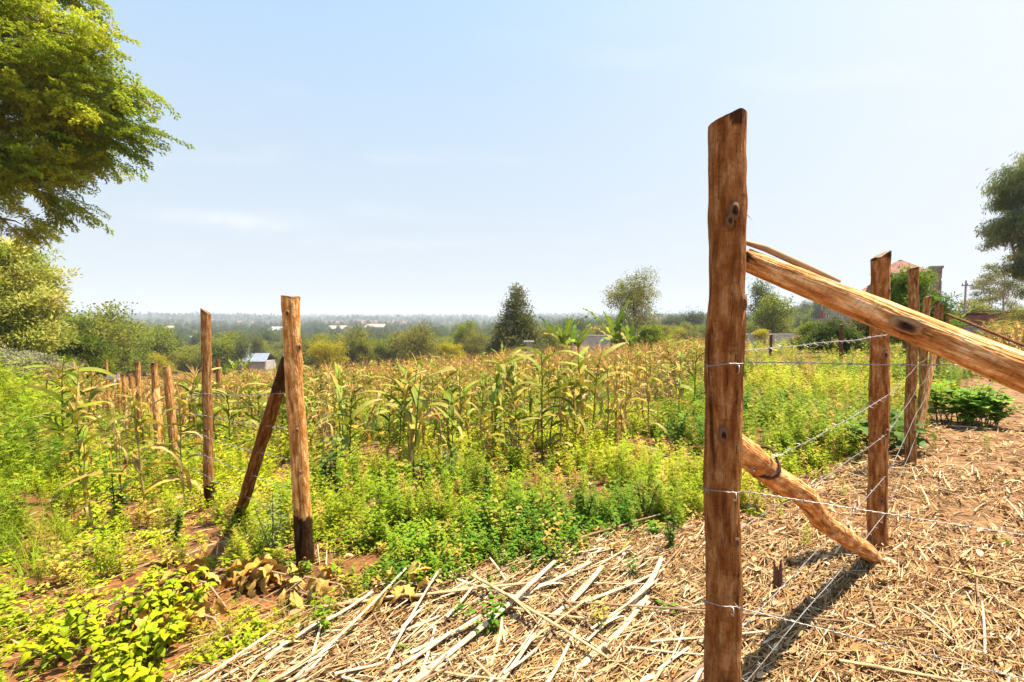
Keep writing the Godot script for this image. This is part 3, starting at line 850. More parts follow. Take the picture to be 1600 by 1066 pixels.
func make_weeds() -> void:
	var protos := []
	for kind in 5:
		for v in 3: protos.append(herb(kind, 300 + kind * 10 + v).mesh())
	var xf := []
	var cl := []
	for i in 15: xf.append([]); cl.append(PackedColorArray())
	rng.seed = 55
	# [inner radius, outer radius, number tried, size]
	for ring in [[1.2, 3.0, 9500, 0.54], [3.0, 5.5, 13500, 0.62], [5.5, 9.0, 14000, 0.8], [9.0, 18.0, 14000, 1.0], [18.0, 42.0, 9000, 1.4]]:
		for i in ring[2]:
			var r: float = sqrt(lerpf(ring[0] * ring[0], ring[1] * ring[1], rng.randf()))
			var an := R(-0.92, 0.92)
			var x := sin(an) * r
			var z := -cos(an) * r
			var m := mulch(x, z)
			var s := -(0.766 * (x + 2.6) + 0.643 * (-z - 4.1))
			if m > 0.0 and rng.randf() > (0.25 if m < 0.12 else 0.012 + 0.05 * smoothstep(0.35, 0.6, lump.get_noise_2d(x * 14.0, z * 14.0))): continue
			var bare := lump.get_noise_2d(x * 26.0 + 9.0, z * 26.0)
			if s < 2.2 and bare > (0.09 if x > -1.5 or r > 4.5 else 0.07) and rng.randf() < 0.82: continue
			var kind := 0
			var pick := rng.randf()
			var patch := lump.get_noise_2d(x * 12.0, z * 12.0 + 70.0)
			var clear := near_heap(x, z)
			if clear and rng.randf() < 0.45: continue
			if s > 0.9 and r > 3.6 + pick: kind = 2 if pick < 0.55 else (1 if pick < 0.9 else 0)
			elif patch > 0.18: kind = 3 if pick < 0.6 else 0
			elif patch < -0.15: kind = 0 if pick < 0.5 else (1 if pick < 0.75 else 4)
			else: kind = 0 if pick < 0.58 else (1 if pick < 0.76 else (3 if pick < 0.86 else (2 if pick < 0.92 else 4)))
			if r < 3.6 and kind == 1 and rng.randf() < 0.8: kind = 0
			if x / -z > 0.35 and -z > 5.0 and pick < 0.5: kind = 1
			var size: float = ring[3] * (0.5 + 1.2 * rng.randf() * rng.randf() + R(0.0, 0.3)) * (1.35 if s > 1.2 and r > 4.2 else 1.0) * (0.75 if r < 3.4 else 1.0) * (0.55 if clear else 1.0) * (0.72 if r > 4.0 and s < 0.6 and kind != 1 else 1.0)
			var id := kind * 3 + rng.randi_range(0, 2)
			xf[id].append(Transform3D(Basis(Vector3.UP, R(0, TAU)).rotated(Vector3.RIGHT, R(-0.2, 0.2)).scaled(Vector3.ONE * size), on(x, z, 0.01)))
			var c := weed_tint(kind, x, z)
			if s > 1.2: c = c.lerp(Color(0.22, 0.30, 0.014), 0.45)
			cl[id].append(c)
	var names := ["low_weeds", "feathery_weeds", "grass", "bushy_weeds", "dead_weeds"]
	var labels := ["low lime green weeds carpeting the red soil", "feathery upright green weeds growing between the maize", "long green grass on the bank beside the field", "bushy broad leaved weeds bordering the straw strip", "brown wiry dead weeds among the green cover"]
	for kind in 5:
		var o := thing(names[kind], labels[kind], ["weeds", "weeds", "grass", "weeds", "dead weeds"][kind])
		o.set_meta("kind", "stuff")
		for v in 3: scatter("patch", protos[kind * 3 + v], M.leaf, xf[kind * 3 + v], cl[kind * 3 + v], o)

func big_weed(label: String, at: Vector3, kind: int, size: float, tint: Color, sd: int, group := "") -> void:
	var o := thing("tall_weed", label, "weed", at, R(0, TAU), group)
	rng.seed = sd
	var b := MB.new()
	var st := MB.new()
	var n_st := 3 if kind == 0 else 5
	for s in n_st:
		var yaw := R(0, TAU)
		var d := Vector3(cos(yaw) * R(0.05, 0.35), 1, sin(yaw) * R(0.05, 0.35)).normalized()
		var H := R(0.35, 0.6) * size
		st.tube(PackedVector3Array([Vector3(0, -0.03, 0), d * H * 0.5, d * H]), PackedFloat32Array([0.006, 0.005, 0.002]), 5, PackedColorArray([tint * Color(1.2, 0.9, 0.9)]))
		for k in 26:
			var q := d * H * (0.12 + 0.034 * k)
			var ya := k * 2.4 + R(-0.4, 0.4)
			var c := vary(tint, 0.25)
			var L := R(0.05, 0.10) * size
			b.blade(q, Vector3(cos(ya), R(0.0, 0.8), sin(ya)), Vector3(-sin(ya), R(-0.3, 0.3), cos(ya)), L, L * R(0.45, 0.65) if kind == 0 else L * 0.18, R(0.5, 1.6), 4, c, c, 0, 0.2 if kind == 0 else 0.0)
	part("stem", st.mesh(), M.leaf, o)
	part("foliage", b.mesh(), M.leaf, o)

func leaf_mesh(L: float, w: float, droop: float, fold: float, c0: Color, c1: Color, segs := 6, shape := 0, twist := 0.0) -> ArrayMesh:
	var b := MB.new()
	b.blade(Vector3.ZERO, Vector3(1, 0.15, 0), Vector3(0, 0, 1), L, w, droop, segs, c0, c1, shape, fold, twist)
	for i in b.v.size(): b.v[i] += Vector3(R(-1, 1), R(-1, 1), R(-1, 1)) * L * (0.05 if c0.r > c0.g else 0.02)
	return b.mesh()

# a plant whose leaves are large enough to pick apart: each leaf is a part
func leafy_plant(called: String, label: String, category: String, at: Vector3, n_stems: int, per: int, spread: float, H: float, meshes: Array, material: Material, stem_col: Color, sizes := Vector2(0.7, 1.2)) -> Node3D:
	var o := thing(called, label, category, at)
	for s in n_stems:
		var yaw := R(0, TAU)
		var foot := Vector3(R(-1, 1) * spread * 0.45, -0.03, R(-1, 1) * spread * 0.45)
		var tip := foot + Vector3(cos(yaw) * spread * R(0.1, 0.7), H * R(0.6, 1.05), sin(yaw) * spread * R(0.1, 0.7))
		var b := MB.new()
		b.tube(PackedVector3Array([foot, foot.lerp(tip, 0.5) + Vector3(0, H * 0.1, 0), tip]), PackedFloat32Array([0.006, 0.005, 0.0025]), 5, PackedColorArray([stem_col]))
		part("stem", b.mesh(), material, o)
		for k in per:
			var t := lerpf(0.25, 1.0, (k + 0.5) / per)
			var ya := k * 2.4 + yaw
			var l := part("leaf", meshes[rng.randi_range(0, meshes.size() - 1)], material, o)
			l.transform = Transform3D(Basis(Vector3.UP, ya).rotated(Vector3(R(-1, 1), 0, R(-1, 1)).normalized(), R(0, 0.5)).scaled(Vector3.ONE * R(sizes.x, sizes.y)), foot.lerp(tip, t) + Vector3(0, H * 0.1 * (1.0 - absf(2.0 * t - 1.0)), 0))
	return o

func make_plants() -> void:
	rng.seed = 91
	# bright plant in the lower left
	var lime := []
	for k in 8:
		var c := Color(0.28, 0.42, 0.012).lerp(Color(0.62, 0.60, 0.012), rng.randf())
		lime.append(leaf_mesh(R(0.06, 0.095), R(0.036, 0.058), R(0.4, 1.5), R(0.1, 0.4), c, vary(c, 0.15)))
	for a in [[-1.80, -2.42, 6, 0.20, 0.24, "bright lime leafy plant at the top of the lower clump by dry leaves"], [-1.72, -2.16, 9, 0.26, 0.24, "bright lime broad leaved plant growing beside the whitish straw end"], [-2.02, -2.22, 7, 0.24, 0.22, "lime leafy plant in the middle of the clump by dead leaves"], [-1.62, -1.93, 6, 0.2, 0.18, "low lime plant at the tip of the whitish stalk"]]:
		leafy_plant("lime_leaved_plant", a[5], "plant", on(a[0], a[1]), a[2] + 9, 12, a[3] * 1.25, a[4], lime, M.broad_leaf, Color(0.2, 0.22, 0.05), Vector2(0.4, 0.85))
	# small sprout with upright leaves by the dead leaves
	leafy_plant("seedling", "small bright seedling with upright leaves behind the dead leaves", "plant", on(-1.86, -2.86), 2, 7, 0.1, 0.14, lime, M.broad_leaf, Color(0.2, 0.24, 0.05), Vector2(0.6, 1.0))
	# squash clumps on the strip to the right
	var squash := []
	for k in 6:
		var c := Color(0.13, 0.30, 0.02).lerp(Color(0.30, 0.50, 0.03), rng.randf())
		squash.append(leaf_mesh(R(0.11, 0.16), R(0.10, 0.14), R(0.3, 1.2), R(0.05, 0.3), c, vary(c, 0.15)))
	leafy_plant("squash_plant", "dense dark green squash clump with broad leaves on the straw strip", "squash plant", on(6.42, -6.75), 40, 11, 0.62, 0.62, squash, M.broad_leaf, Color(0.12, 0.2, 0.04), Vector2(0.6, 1.1))
	leafy_plant("squash_plant", "paler green squash clump behind the dense dark one", "squash plant", on(7.65, -8.3), 20, 8, 0.62, 0.36, lime, M.broad_leaf, Color(0.15, 0.22, 0.04), Vector2(0.8, 1.4))
	# broad pale leaves round the bent post
	var broad := []
	for k in 5:
		var c := Color(0.07, 0.17, 0.03).lerp(Color(0.16, 0.26, 0.05), rng.randf())
		broad.append(leaf_mesh(R(0.2, 0.3), R(0.1, 0.15), R(0.5, 1.5), R(0.1, 0.3), c, vary(c, 0.1), 8))
	for a in [[4.35, -5.25, "broad leaved plant with large pale leaves at the bent post"], [4.95, -6.35, "broad leaved plant with large leaves behind the pale leaning brace"], [3.85, -5.3, "broad leaved green plant in the weeds before the bent post"]]:
		leafy_plant("broad_leaved_plant", a[2], "plant", on(a[0], a[1]), 4, 6, 0.22, 0.42, broad, M.broad_leaf, Color(0.14, 0.2, 0.05))
	# tall weeds that stand out of the cover
	var dark := Color(0.055, 0.11, 0.02)
	var mid := Color(0.11, 0.17, 0.022)
	var grey := Color(0.17, 0.22, 0.07)
	for a in [
		["leafy dark weed right of the pale tan post", -1.63, -4.35, 0, 1.05, dark], ["leafy weed at the foot of the tall maize beside the slim post", -3.3, -3.95, 0, 0.9, dark],
		["grey green feathery weed beside the tarred post foot", -1.62, -3.2, 1, 0.75, grey], ["grey green weed under the central green maize", -0.6, -4.6, 1, 0.9, grey],
		["leafy weed below the central green maize", -0.85, -4.4, 0, 0.7, dark], ["silvery weed between the two maize clumps", 0.05, -5.0, 1, 0.9, grey],
		["leafy green weed overhanging the straw edge beside the tallest post", 0.98, -3.52, 0, 0.55, mid], ["small weed rooted in the straw left of the tallest post", 1.03, -3.05, 0, 0.42, mid],
		["lush weed bordering the straw edge", 0.55, -3.55, 0, 0.6, mid], ["lush lime weed bordering the straw edge near thick stalks", -0.1, -3.2, 0, 0.5, Color(0.2, 0.26, 0.02)],
		["lime weed at the straw edge near the brown husks", -0.5, -2.95, 0, 0.5, Color(0.2, 0.26, 0.02)], ["bright weed at the straw edge behind the short brace", 2.2, -4.6, 0, 0.7, Color(0.18, 0.26, 0.02)],
		["bright leafy weed beneath the wires behind the short brace", 1.75, -4.25, 0, 0.75, Color(0.16, 0.25, 0.02)], ["leafy weed beside the lowest wire near the brown post", 2.9, -5.1, 0, 0.7, Color(0.15, 0.24, 0.02)],
		["dark leafy weed in the feathery weeds", 1.9, -5.6, 0, 0.9, mid], ["green weed beside the dead leaf heap", -1.25, -2.75, 0, 0.35, mid],
		["weed growing under the charred brace", -2.5, -3.5, 0, 0.5, mid], ["tall weed on the red soil patch", -0.2, -4.0, 0, 0.6, mid]]:
		big_weed(a[0], on(a[1], a[2]), a[3], a[4], a[5], 700 + int(a[1] * 50.0) + int(a[2] * 7.0))
	# heap of big dead leaves, each ribbed leaf its own part
	rng.seed = 12
	var dead := []
	for k in 8:
		var c := Color(0.52, 0.25, 0.04).lerp(Color(0.70, 0.46, 0.14), rng.randf())
		dead.append(leaf_mesh(R(0.14, 0.20), R(0.045, 0.065), R(0.8, 2.4), R(0.35, 0.8), c, vary(c, 0.25), 10, 0, R(-0.9, 0.9)))
	for w in [[-1.93, -2.72, 13, "fan of large ribbed brown dead leaves hanging over low weeds"], [-1.50, -2.80, 15, "tangle of tan dead leaves on a twig before the pale tan post"], [-1.70, -2.40, 11, "heap of crumpled orange brown leaves behind the whitish stalk"], [-1.18, -2.70, 9, "scattered tan dead leaves at the end of the twig near straw"], [-0.62, -2.62, 8, "curled brown husks at the straw edge among lime weeds"]]:
		var o := thing("dead_leaf_heap", w[3], "dead leaves", on(w[0], w[1]))
		var tw := MB.new()
		tw.tube(PackedVector3Array([Vector3(-0.14, 0.0, 0.05), Vector3(0.0, 0.10, 0), Vector3(0.2, 0.08, 0.04), Vector3(0.36, 0.0, 0.14)]), PackedFloat32Array([0.007, 0.007, 0.006, 0.004]), 6, PackedColorArray([Color(0.28, 0.19, 0.11)]))
		part("twig", tw.mesh(), M.bark, o)
		for k in w[2] * 2:
			var l := part("leaf", dead[rng.randi_range(0, 7)], M.dead_leaf, o)
			l.transform = Transform3D(Basis.from_euler(Vector3(R(-0.9, 0.9), R(0, TAU), R(-0.8, 0.4))).scaled(Vector3.ONE * R(0.6, 1.1)), Vector3(R(-0.15, 0.18), R(0.03, 0.13), R(-0.08, 0.08)))

# ------------------------------------------------------------------ straw strip
func make_straw() -> void:
	rng.seed = 31
	var protos := []
	var cols := [Color(0.52, 0.35, 0.17), Color(0.42, 0.25, 0.10), Color(0.62, 0.46, 0.26), Color(0.22, 0.11, 0.045)]
	for k in 4:     # thin split straws
		var b := MB.new()
		b.blade(Vector3(-0.5, 0, 0), Vector3(1, 0.06, R(-0.1, 0.1)), Vector3(0, 0.2, 1), 1.0, R(0.035, 0.06), R(-0.1, 0.35), 6, Color.WHITE, Color.WHITE, 1, R(0.3, 0.9), R(-1, 1))
		protos.append(b.mesh())
	for k in 3:     # short round straws
		var b := MB.new()
		b.tube(PackedVector3Array([Vector3(-0.5, 0, 0), Vector3(0.0, R(-0.02, 0.03), R(-0.03, 0.03)), Vector3(0.5, 0, 0)]), PackedFloat32Array([0.018, 0.02, 0.016]), 5, PackedColorArray([Color.WHITE]))
		protos.append(b.mesh())
	for k in 4:     # curled chips, husks and leaf scraps
		var b := MB.new()
		b.blade(Vector3(-0.5, 0, 0), Vector3(1, 0.35, 0), Vector3(0, 0, 1), 1.0, R(0.22, 0.5), R(0.6, 2.4), 6, Color.WHITE, Color(0.8, 0.75, 0.7), 0, R(0.2, 1.0), R(-1.6, 1.6))
		protos.append(b.mesh())
	var xf := []
	var cl := []
	for i in protos.size(): xf.append([]); cl.append(PackedColorArray())
	for ring in [[0.9, 2.2, 26000, 0.95], [2.2, 3.6, 34000, 0.95], [3.6, 6.5, 36000, 1.2], [6.5, 12.0, 22000, 1.7], [12.0, 22.0, 5000, 3.0]]:
		for i in ring[2]:
			var r: float = sqrt(lerpf(ring[0] * ring[0], ring[1] * ring[1], rng.randf()))
			var an := R(-0.92, 0.95)
			var x := sin(an) * r
			var z := -cos(an) * r
			var m := mulch(x, z)
			if m < 0.0 and rng.randf() > (0.15 if m > -0.25 else (0.07 if r < 9.0 else 0.02)): continue
			if m > 0.0 and x > 2.3 and rng.randf() < 1.1 * clampf(lump.get_noise_2d(x * 13.0 + 40.0, z * 13.0) - 0.14, 0, 1) * 2.6: continue  # red soil shows through
			var id := rng.randi_range(0, 3) if rng.randf() < 0.62 else (rng.randi_range(4, 6) if rng.randf() < 0.62 else rng.randi_range(7, 10))
			if x > 1.0 and rng.randf() < 0.18: continue
			var L: float = R(0.05, 0.26) * (0.8 if x > 1.0 else 1.0) if id < 7 else R(0.025, 0.075)
			if id < 4: L *= R(0.5, 1.3)
			L *= ring[3]
			var yaw := R(0, TAU) if rng.randf() < 0.55 else R(0.35, 1.15)
			var thick: float = (0.16 / maxf(L, 0.1)) * R(0.6, 1.2) * ring[3] if id < 7 else 1.0
			var bs := Basis(Vector3.UP, yaw) * Basis(Vector3(0, 0, 1), R(-0.14, 0.14)) * Basis(Vector3.RIGHT, R(-0.6, 0.6)) * Basis.from_scale(Vector3(L, L * thick, L * thick))
			xf[id].append(Transform3D(bs, on(x, z) + Vector3(0, R(0.0, 0.045), 0)))
			cl[id].append(vary(cols[rng.randi_range(0, 3)] if rng.randf() < 0.9 else Color(0.72, 0.60, 0.42), 0.22).lerp(Color(0.40, 0.21, 0.09), (0.3 if x > 1.0 else 0.0) * rng.randf()))
	var o := thing("straw_mulch", "tan straw, chips and leaf scraps strewn over the fence strip", "straw")
	o.set_meta("kind", "stuff")
	for i in protos.size(): scatter("scraps", protos[i], M.straw, xf[i], cl[i], o)
	# whole maize stalks lying on top: each one a thing
	rng.seed = 88
	var kinds := []
	for v in 9:
		var src := Node3D.new()
		var n := 15
		var path := PackedVector3Array()
		var rad := PackedFloat32Array()
		var cc := PackedColorArray()
		var base: Color = [Color(0.74, 0.62, 0.43), Color(0.62, 0.45, 0.24), Color(0.70, 0.58, 0.39), Color(0.32, 0.20, 0.11)][v % 4]
		var bend := R(-0.014, 0.014)
		for i in n:
			var t := float(i) / (n - 1)
			path.append(Vector3(t - 0.5, 0.002 * sin(t * 9.0), bend * sin(PI * t)))
			rad.append(lerpf(1.0, 0.72, t) * (1.12 if i % 4 == 2 else 1.0) * 0.0085)
			cc.append(base * (0.62 if i % 4 == 2 else R(0.9, 1.08)))
		var b := MB.new()
		b.tube(path, rad, 9, cc, true, 0.2)
		part("stem", b.mesh(), M.stalk, src)
		if v % 3 == 1:
			var h := MB.new()
			h.blade(path[4], Vector3(1, 0.05, 0.12), Vector3(0, 0.3, 1), 0.3, 0.035, 0.3, 7, base * 1.1, base, 1, 0.8, R(-1, 1))
			part("husk", h.mesh(), M.straw, src)
		kinds.append(src)
	var lab := ["pale whitish cut maize stalk", "tan cut maize stalk with husk", "smooth cream cut maize stalk", "dark brown cut stalk"]
	var where := func(x: float, z: float) -> String:
		if x > 2.6: return "lying in straw beyond the short brace"
		if x > 1.45: return "lying in straw beneath the wires"
		if x > 0.85: return "lying in straw behind the tallest post"
		if x > 0.3: return "lying right beside the tallest post"
		if x > -0.3: return "in the heap below the lime weeds" if z < -2.4 else "in the middle of the stalk heap"
		if x > -0.8: return "in the heap near the curled brown husks"
		return "in the heap near the dead leaves"
	var lay := func(a: Vector3, e: Vector3, v: int, thick: float):
		var d := e - a
		var t := d.normalized()
		var side := t.cross(Vector3.UP).normalized()
		var src: Node3D = kinds[v]
		var o2: Node3D = src.duplicate()
		o2.name = numbered("maize_stalk")
		add_child(o2)
		tag(o2, lab[1] if v % 3 == 1 and v % 4 != 3 else lab[v % 4 if v % 4 != 1 else 0], "dry stalk", "cut maize stalks on the ground")
		o2.set_meta("label", o2.get_meta("label") + " " + where.call((a.x + e.x) / 2, (a.z + e.z) / 2))
		o2.transform = Transform3D(Basis(t * d.length(), side.cross(t) * thick * 0.62, side * thick), (a + e) / 2)
	# the ones the photograph picks out: [x0, z0, x1, z1, lift0, lift1, kind, thickness]
	for s in [[-1.47, -1.75, -1.12, -2.22, 0.02, 0.10, 2, 1.1], [-0.50, -1.85, 0.25, -2.75, 0.02, 0.12, 0, 1.9], [-0.22, -2.62, 0.42, -2.02, 0.12, 0.07, 1, 1.2], [0.12, -2.30, 0.52, -2.72, 0.02, 0.10, 2, 2.1], [0.62, -2.45, 0.88, -2.78, 0.05, 0.11, 0, 2.0], [0.28, -2.02, 0.72, -2.50, 0.03, 0.05, 0, 1.9], [-0.95, -1.9, -0.60, -2.75, 0.03, 0.12, 6, 1.1], [-0.55, -2.05, -0.42, -2.68, 0.06, 0.11, 4, 0.9], [-1.02, -2.50, 0.1, -2.58, 0.05, 0.09, 1, 1.3], [-0.9, -2.56, -0.05, -2.62, 0.04, 0.07, 5, 1.3], [0.2, -3.05, 1.2, -3.52, 0.05, 0.09, 3, 1.2], [0.15, -2.98, 0.95, -3.45, 0.05, 0.06, 3, 1.0], [-0.15, -2.75, 0.35, -2.98, 0.05, 0.08, 7, 0.8], [0.25, -2.45, 1.6, -2.25, 0.06, 0.05, 3, 0.9], [-1.25, -2.66, -0.85, -2.45, 0.05, 0.06, 3, 0.8], [-1.45, -2.35, -1.28, -2.58, 0.05, 0.10, 3, 0.7], [1.4, -2.0, 2.2, -1.75, 0.05, 0.05, 5, 1.0], [1.2, -2.1, 1.9, -2.9, 0.04, 0.05, 7, 0.8]]:
		lay.call(on(s[0], s[1]) + Vector3(0, s[4], 0), on(s[2], s[3]) + Vector3(0, s[5], 0), s[6], s[7])
	var made := 0
	while made < 190:
		var x := R(-1.3, 0.75)
		var z := R(-3.0, -1.5)
		if mulch(x, z) < 0.03: continue
		if made > 130:
			x = R(0.9, 5.0); z = -R(1.6, 4.5)
			if mulch(x, z) < 0.2: continue
		var yaw := R(0.45, 1.15) if rng.randf() < 0.68 else R(-0.7, 2.4)
		var L := R(0.22, 0.62) if made < 130 else R(0.15, 0.45)
		var e := Vector2(x, z) + Vector2(cos(yaw), -sin(yaw)) * L
		if mulch(e.x, e.y) < -0.05: continue
		lay.call(on(x, z) + Vector3(0, R(0.02, 0.07), 0), on(e.x, e.y) + Vector3(0, R(0.02, 0.09), 0), rng.randi_range(0, 8), (R(0.4, 0.95) if rng.randf() < 0.75 else R(0.9, 1.5)) if made < 130 else R(0.35, 0.8))
		made += 1
	for k in kinds: k.free()

# ------------------------------------------------------------------ trees
# joined crown for trees seen from afar: leaf-sized faces in clumps over the lobes
func crown_mesh(lobes: Array, clumps: int, per: int, leaf: float, c0: Color, c1: Color, sd: int, hang := 0.0) -> ArrayMesh:
	rng.seed = sd
	var v := PackedVector3Array()
	var c := PackedColorArray()
	var total := 0.0
	for l in lobes: total += l[1].x * l[1].y * l[1].z
	for i in clumps:
		var pick := rng.randf() * total
		var k := 0
		while k < lobes.size() - 1 and pick > lobes[k][1].x * lobes[k][1].y * lobes[k][1].z:
			pick -= lobes[k][1].x * lobes[k][1].y * lobes[k][1].z
			k += 1
		var d := Vector3(rng.randfn(), rng.randfn(), rng.randfn()).normalized()
		var p: Vector3 = lobes[k][0] + d * lobes[k][1] * pow(rng.randf(), 0.42) * (1.0 + 0.35 * lump.get_noise_3d(d.x * 60.0 + sd, d.y * 60.0, d.z * 60.0 + k * 30.0))
		var tone := c0.lerp(c1, rng.randf())
		for j in per:
			var q := p + Vector3(rng.randfn(), rng.randfn() * 0.7, rng.randfn()) * leaf * 1.3
			var a := Vector3(rng.randfn(), rng.randfn() * 0.5 - hang, rng.randfn()).normalized() * leaf * R(0.6, 1.2)
			var b := a.cross(Vector3(rng.randfn(), rng.randfn(), rng.randfn())).normalized() * leaf * R(0.22, 0.4)
			var col := vary(tone, 0.2)
			v.append(q); v.append(q + a * 0.5 + b); v.append(q + a)
			v.append(q); v.append(q + a); v.append(q + a * 0.5 - b)
			for e in 6: c.append(col)
	var arr := []
	arr.resize(Mesh.ARRAY_MAX)
	arr[Mesh.ARRAY_VERTEX] = v
	arr[Mesh.ARRAY_COLOR] = c
	var m := ArrayMesh.new()
	m.add_surface_from_arrays(Mesh.PRIMITIVE_TRIANGLES, arr)
	return m

func trunk_mesh(H: float, r: float, lobes: Array, col: Color, sides := 8) -> ArrayMesh:
	var b := MB.new()
	var path := PackedVector3Array()
	var rad := PackedFloat32Array()
	for i in 7:
		var t := i / 6.0
		path.append(Vector3(R(-1, 1) * r * 0.4 * t, -0.4 + t * (H + 0.4), R(-1, 1) * r * 0.4 * t)); rad.append(r * lerpf(1.15, 0.35, t))
	b.tube(path, rad, sides, PackedColorArray([col]))
	for l in lobes:
		var s: Vector3 = path[rng.randi_range(2, 5)]
		var e: Vector3 = l[0]
		if e.distance_to(s) < 0.2: continue
		var mid := s.lerp(e, 0.5) + Vector3(R(-1, 1), R(-0.2, 1), R(-1, 1)) * s.distance_to(e) * 0.10
		b.tube(PackedVector3Array([s, mid, e, e + (e - mid) * 0.4]), PackedFloat32Array([r * 0.42, r * 0.28, r * 0.14, r * 0.05]), 6, PackedColorArray([col]))
	return b.mesh()

func lobes_round(H: float, w: float, n: int, base: float, sd: int) -> Array:
	rng.seed = sd
	var out := [[Vector3(0, H * (base + 1.0) * 0.5, 0), Vector3(w * 0.30, H * (1.0 - base) * 0.42, w * 0.30)]]
	for i in n:
		var a := TAU * i / n + R(-0.4, 0.4)
		var y := R(base + 0.12, 0.86)
		var rr := w * 0.5 * R(0.45, 0.72) * (1.0 - 0.45 * absf(y - 0.5))
		var s := w * R(0.16, 0.25)
		out.append([Vector3(cos(a) * rr, y * H, sin(a) * rr), Vector3(s, s * 0.8, s)])
	return out

var kit := {}
func tree_kind(called: String, H: float, w: float, n: int, base: float, r: float, c0: Color, c1: Color, bark: Color, sd: int, clumps := 520, leaf := 0.2, hang := 0.2, shape := "round") -> void:
	var lobes := lobes_round(H, w, n, base, sd)
	if shape == "cone":
		lobes = []
		for i in 16:
			var t := i / 15.0
			var a := i * 2.4
			var rr := w * 0.5 * (1.0 - t) * 0.6
			lobes.append([Vector3(cos(a) * rr, H * (0.08 + 0.86 * t), sin(a) * rr), Vector3(1, 0.9, 1) * w * (0.13 + 0.19 * (1.0 - t))])
	elif shape == "umbrella":
		lobes = []
		for i in n:
			var a := i * 2.4
			var t := float(i) / n
			var rr := w * 0.42 * sqrt(R(0.1, 1.0)) * (1.0 - t * 0.4)
			lobes.append([Vector3(cos(a) * rr, H * (base + (1.0 - base) * (0.15 + 0.8 * t)), sin(a) * rr), Vector3(w * R(0.13, 0.2), H * R(0.035, 0.06), w * R(0.13, 0.2))])
	var cm := crown_mesh(lobes, clumps, 9, leaf, c0, c1, sd + 1, hang)
	rng.seed = sd + 2
	kit[called] = [trunk_mesh(H * 0.8, r, lobes, bark), cm]

func tree(kind: String, label: String, at: Vector3, size: float, group := "", stretch := 1.0, called := "") -> Node3D:
	var o := thing(called if called else kind, label, "tree", at, R(0, TAU), group)
	o.scale = Vector3(size, size * stretch, size)
	part("trunk", kit[kind][0], M.bark, o)
	var c := part("crown", kit[kind][1], M.far_crown, o)
	c.set_meta("kind", "stuff")
	return o

# near tree: crown of many leafy twigs
func sprig(kind: int, sd: int) -> ArrayMesh:
	rng.seed = sd
	var b := MB.new()
	var tw := Color(0.55, 0.42, 0.3)
	if kind == 0:    # flat airy spray of side twigs with small leaflets
		b.blade(Vector3.ZERO, Vector3(1, 0.06, 0), Vector3(0, 0, 1), 0.55, 0.012, 0.35, 4, tw, tw, 2)
		for k in 11:
			var t := (k + 1) / 11.0
			var p := Vector3(0.55 * t, 0.03 * t - 0.08 * t * t, 0)
			for s in [-1, 1]:
				var d := Vector3(0.8, R(-0.25, 0.35), s * R(0.5, 1.1)).normalized()
				var L := R(0.12, 0.22) * (1.15 - 0.6 * t)
				for j in 5:
					var q := p + d * L * (j + 0.6) / 5.0 - Vector3(0, 0.05, 0) * pow((j + 1) / 5.0, 2)
					var c := vary(Color.WHITE, 0.28)
					b.blade(q, d + Vector3(R(-0.9, 0.9), R(-0.6, 0.4), R(-0.9, 0.9)), Vector3(R(-1, 1), R(-0.6, 0.6), R(-1, 1)), R(0.045, 0.085), R(0.022, 0.038), R(0.1, 0.8), 2, c, c, 0)
	elif kind == 1:  # rounded spray
		for k in 26:
			var d := Vector3(R(-0.3, 1), R(-0.5, 0.8), R(-0.8, 0.8)).normalized()
			var c := vary(Color.WHITE, 0.25)
			b.blade(d * R(0.02, 0.26), d, Vector3(R(-1, 1), R(-1, 1), R(-1, 1)), R(0.09, 0.16), R(0.035, 0.06), R(0.2, 1.0), 2, c, c, 0)
	else:            # hanging sickle leaves
		for k in 22:
			var p := Vector3(R(0, 0.5), R(-0.25, 0.12), R(-0.2, 0.2))
			var c := vary(Color.WHITE, 0.25)
			b.blade(p, Vector3(R(-0.4, 0.6), R(-1.2, -0.1), R(-0.4, 0.4)), Vector3(R(-1, 1), 0.2, R(-1, 1)), R(0.14, 0.24), R(0.025, 0.04), R(-0.3, 0.6), 2, c, c, 0)
	return b.mesh()

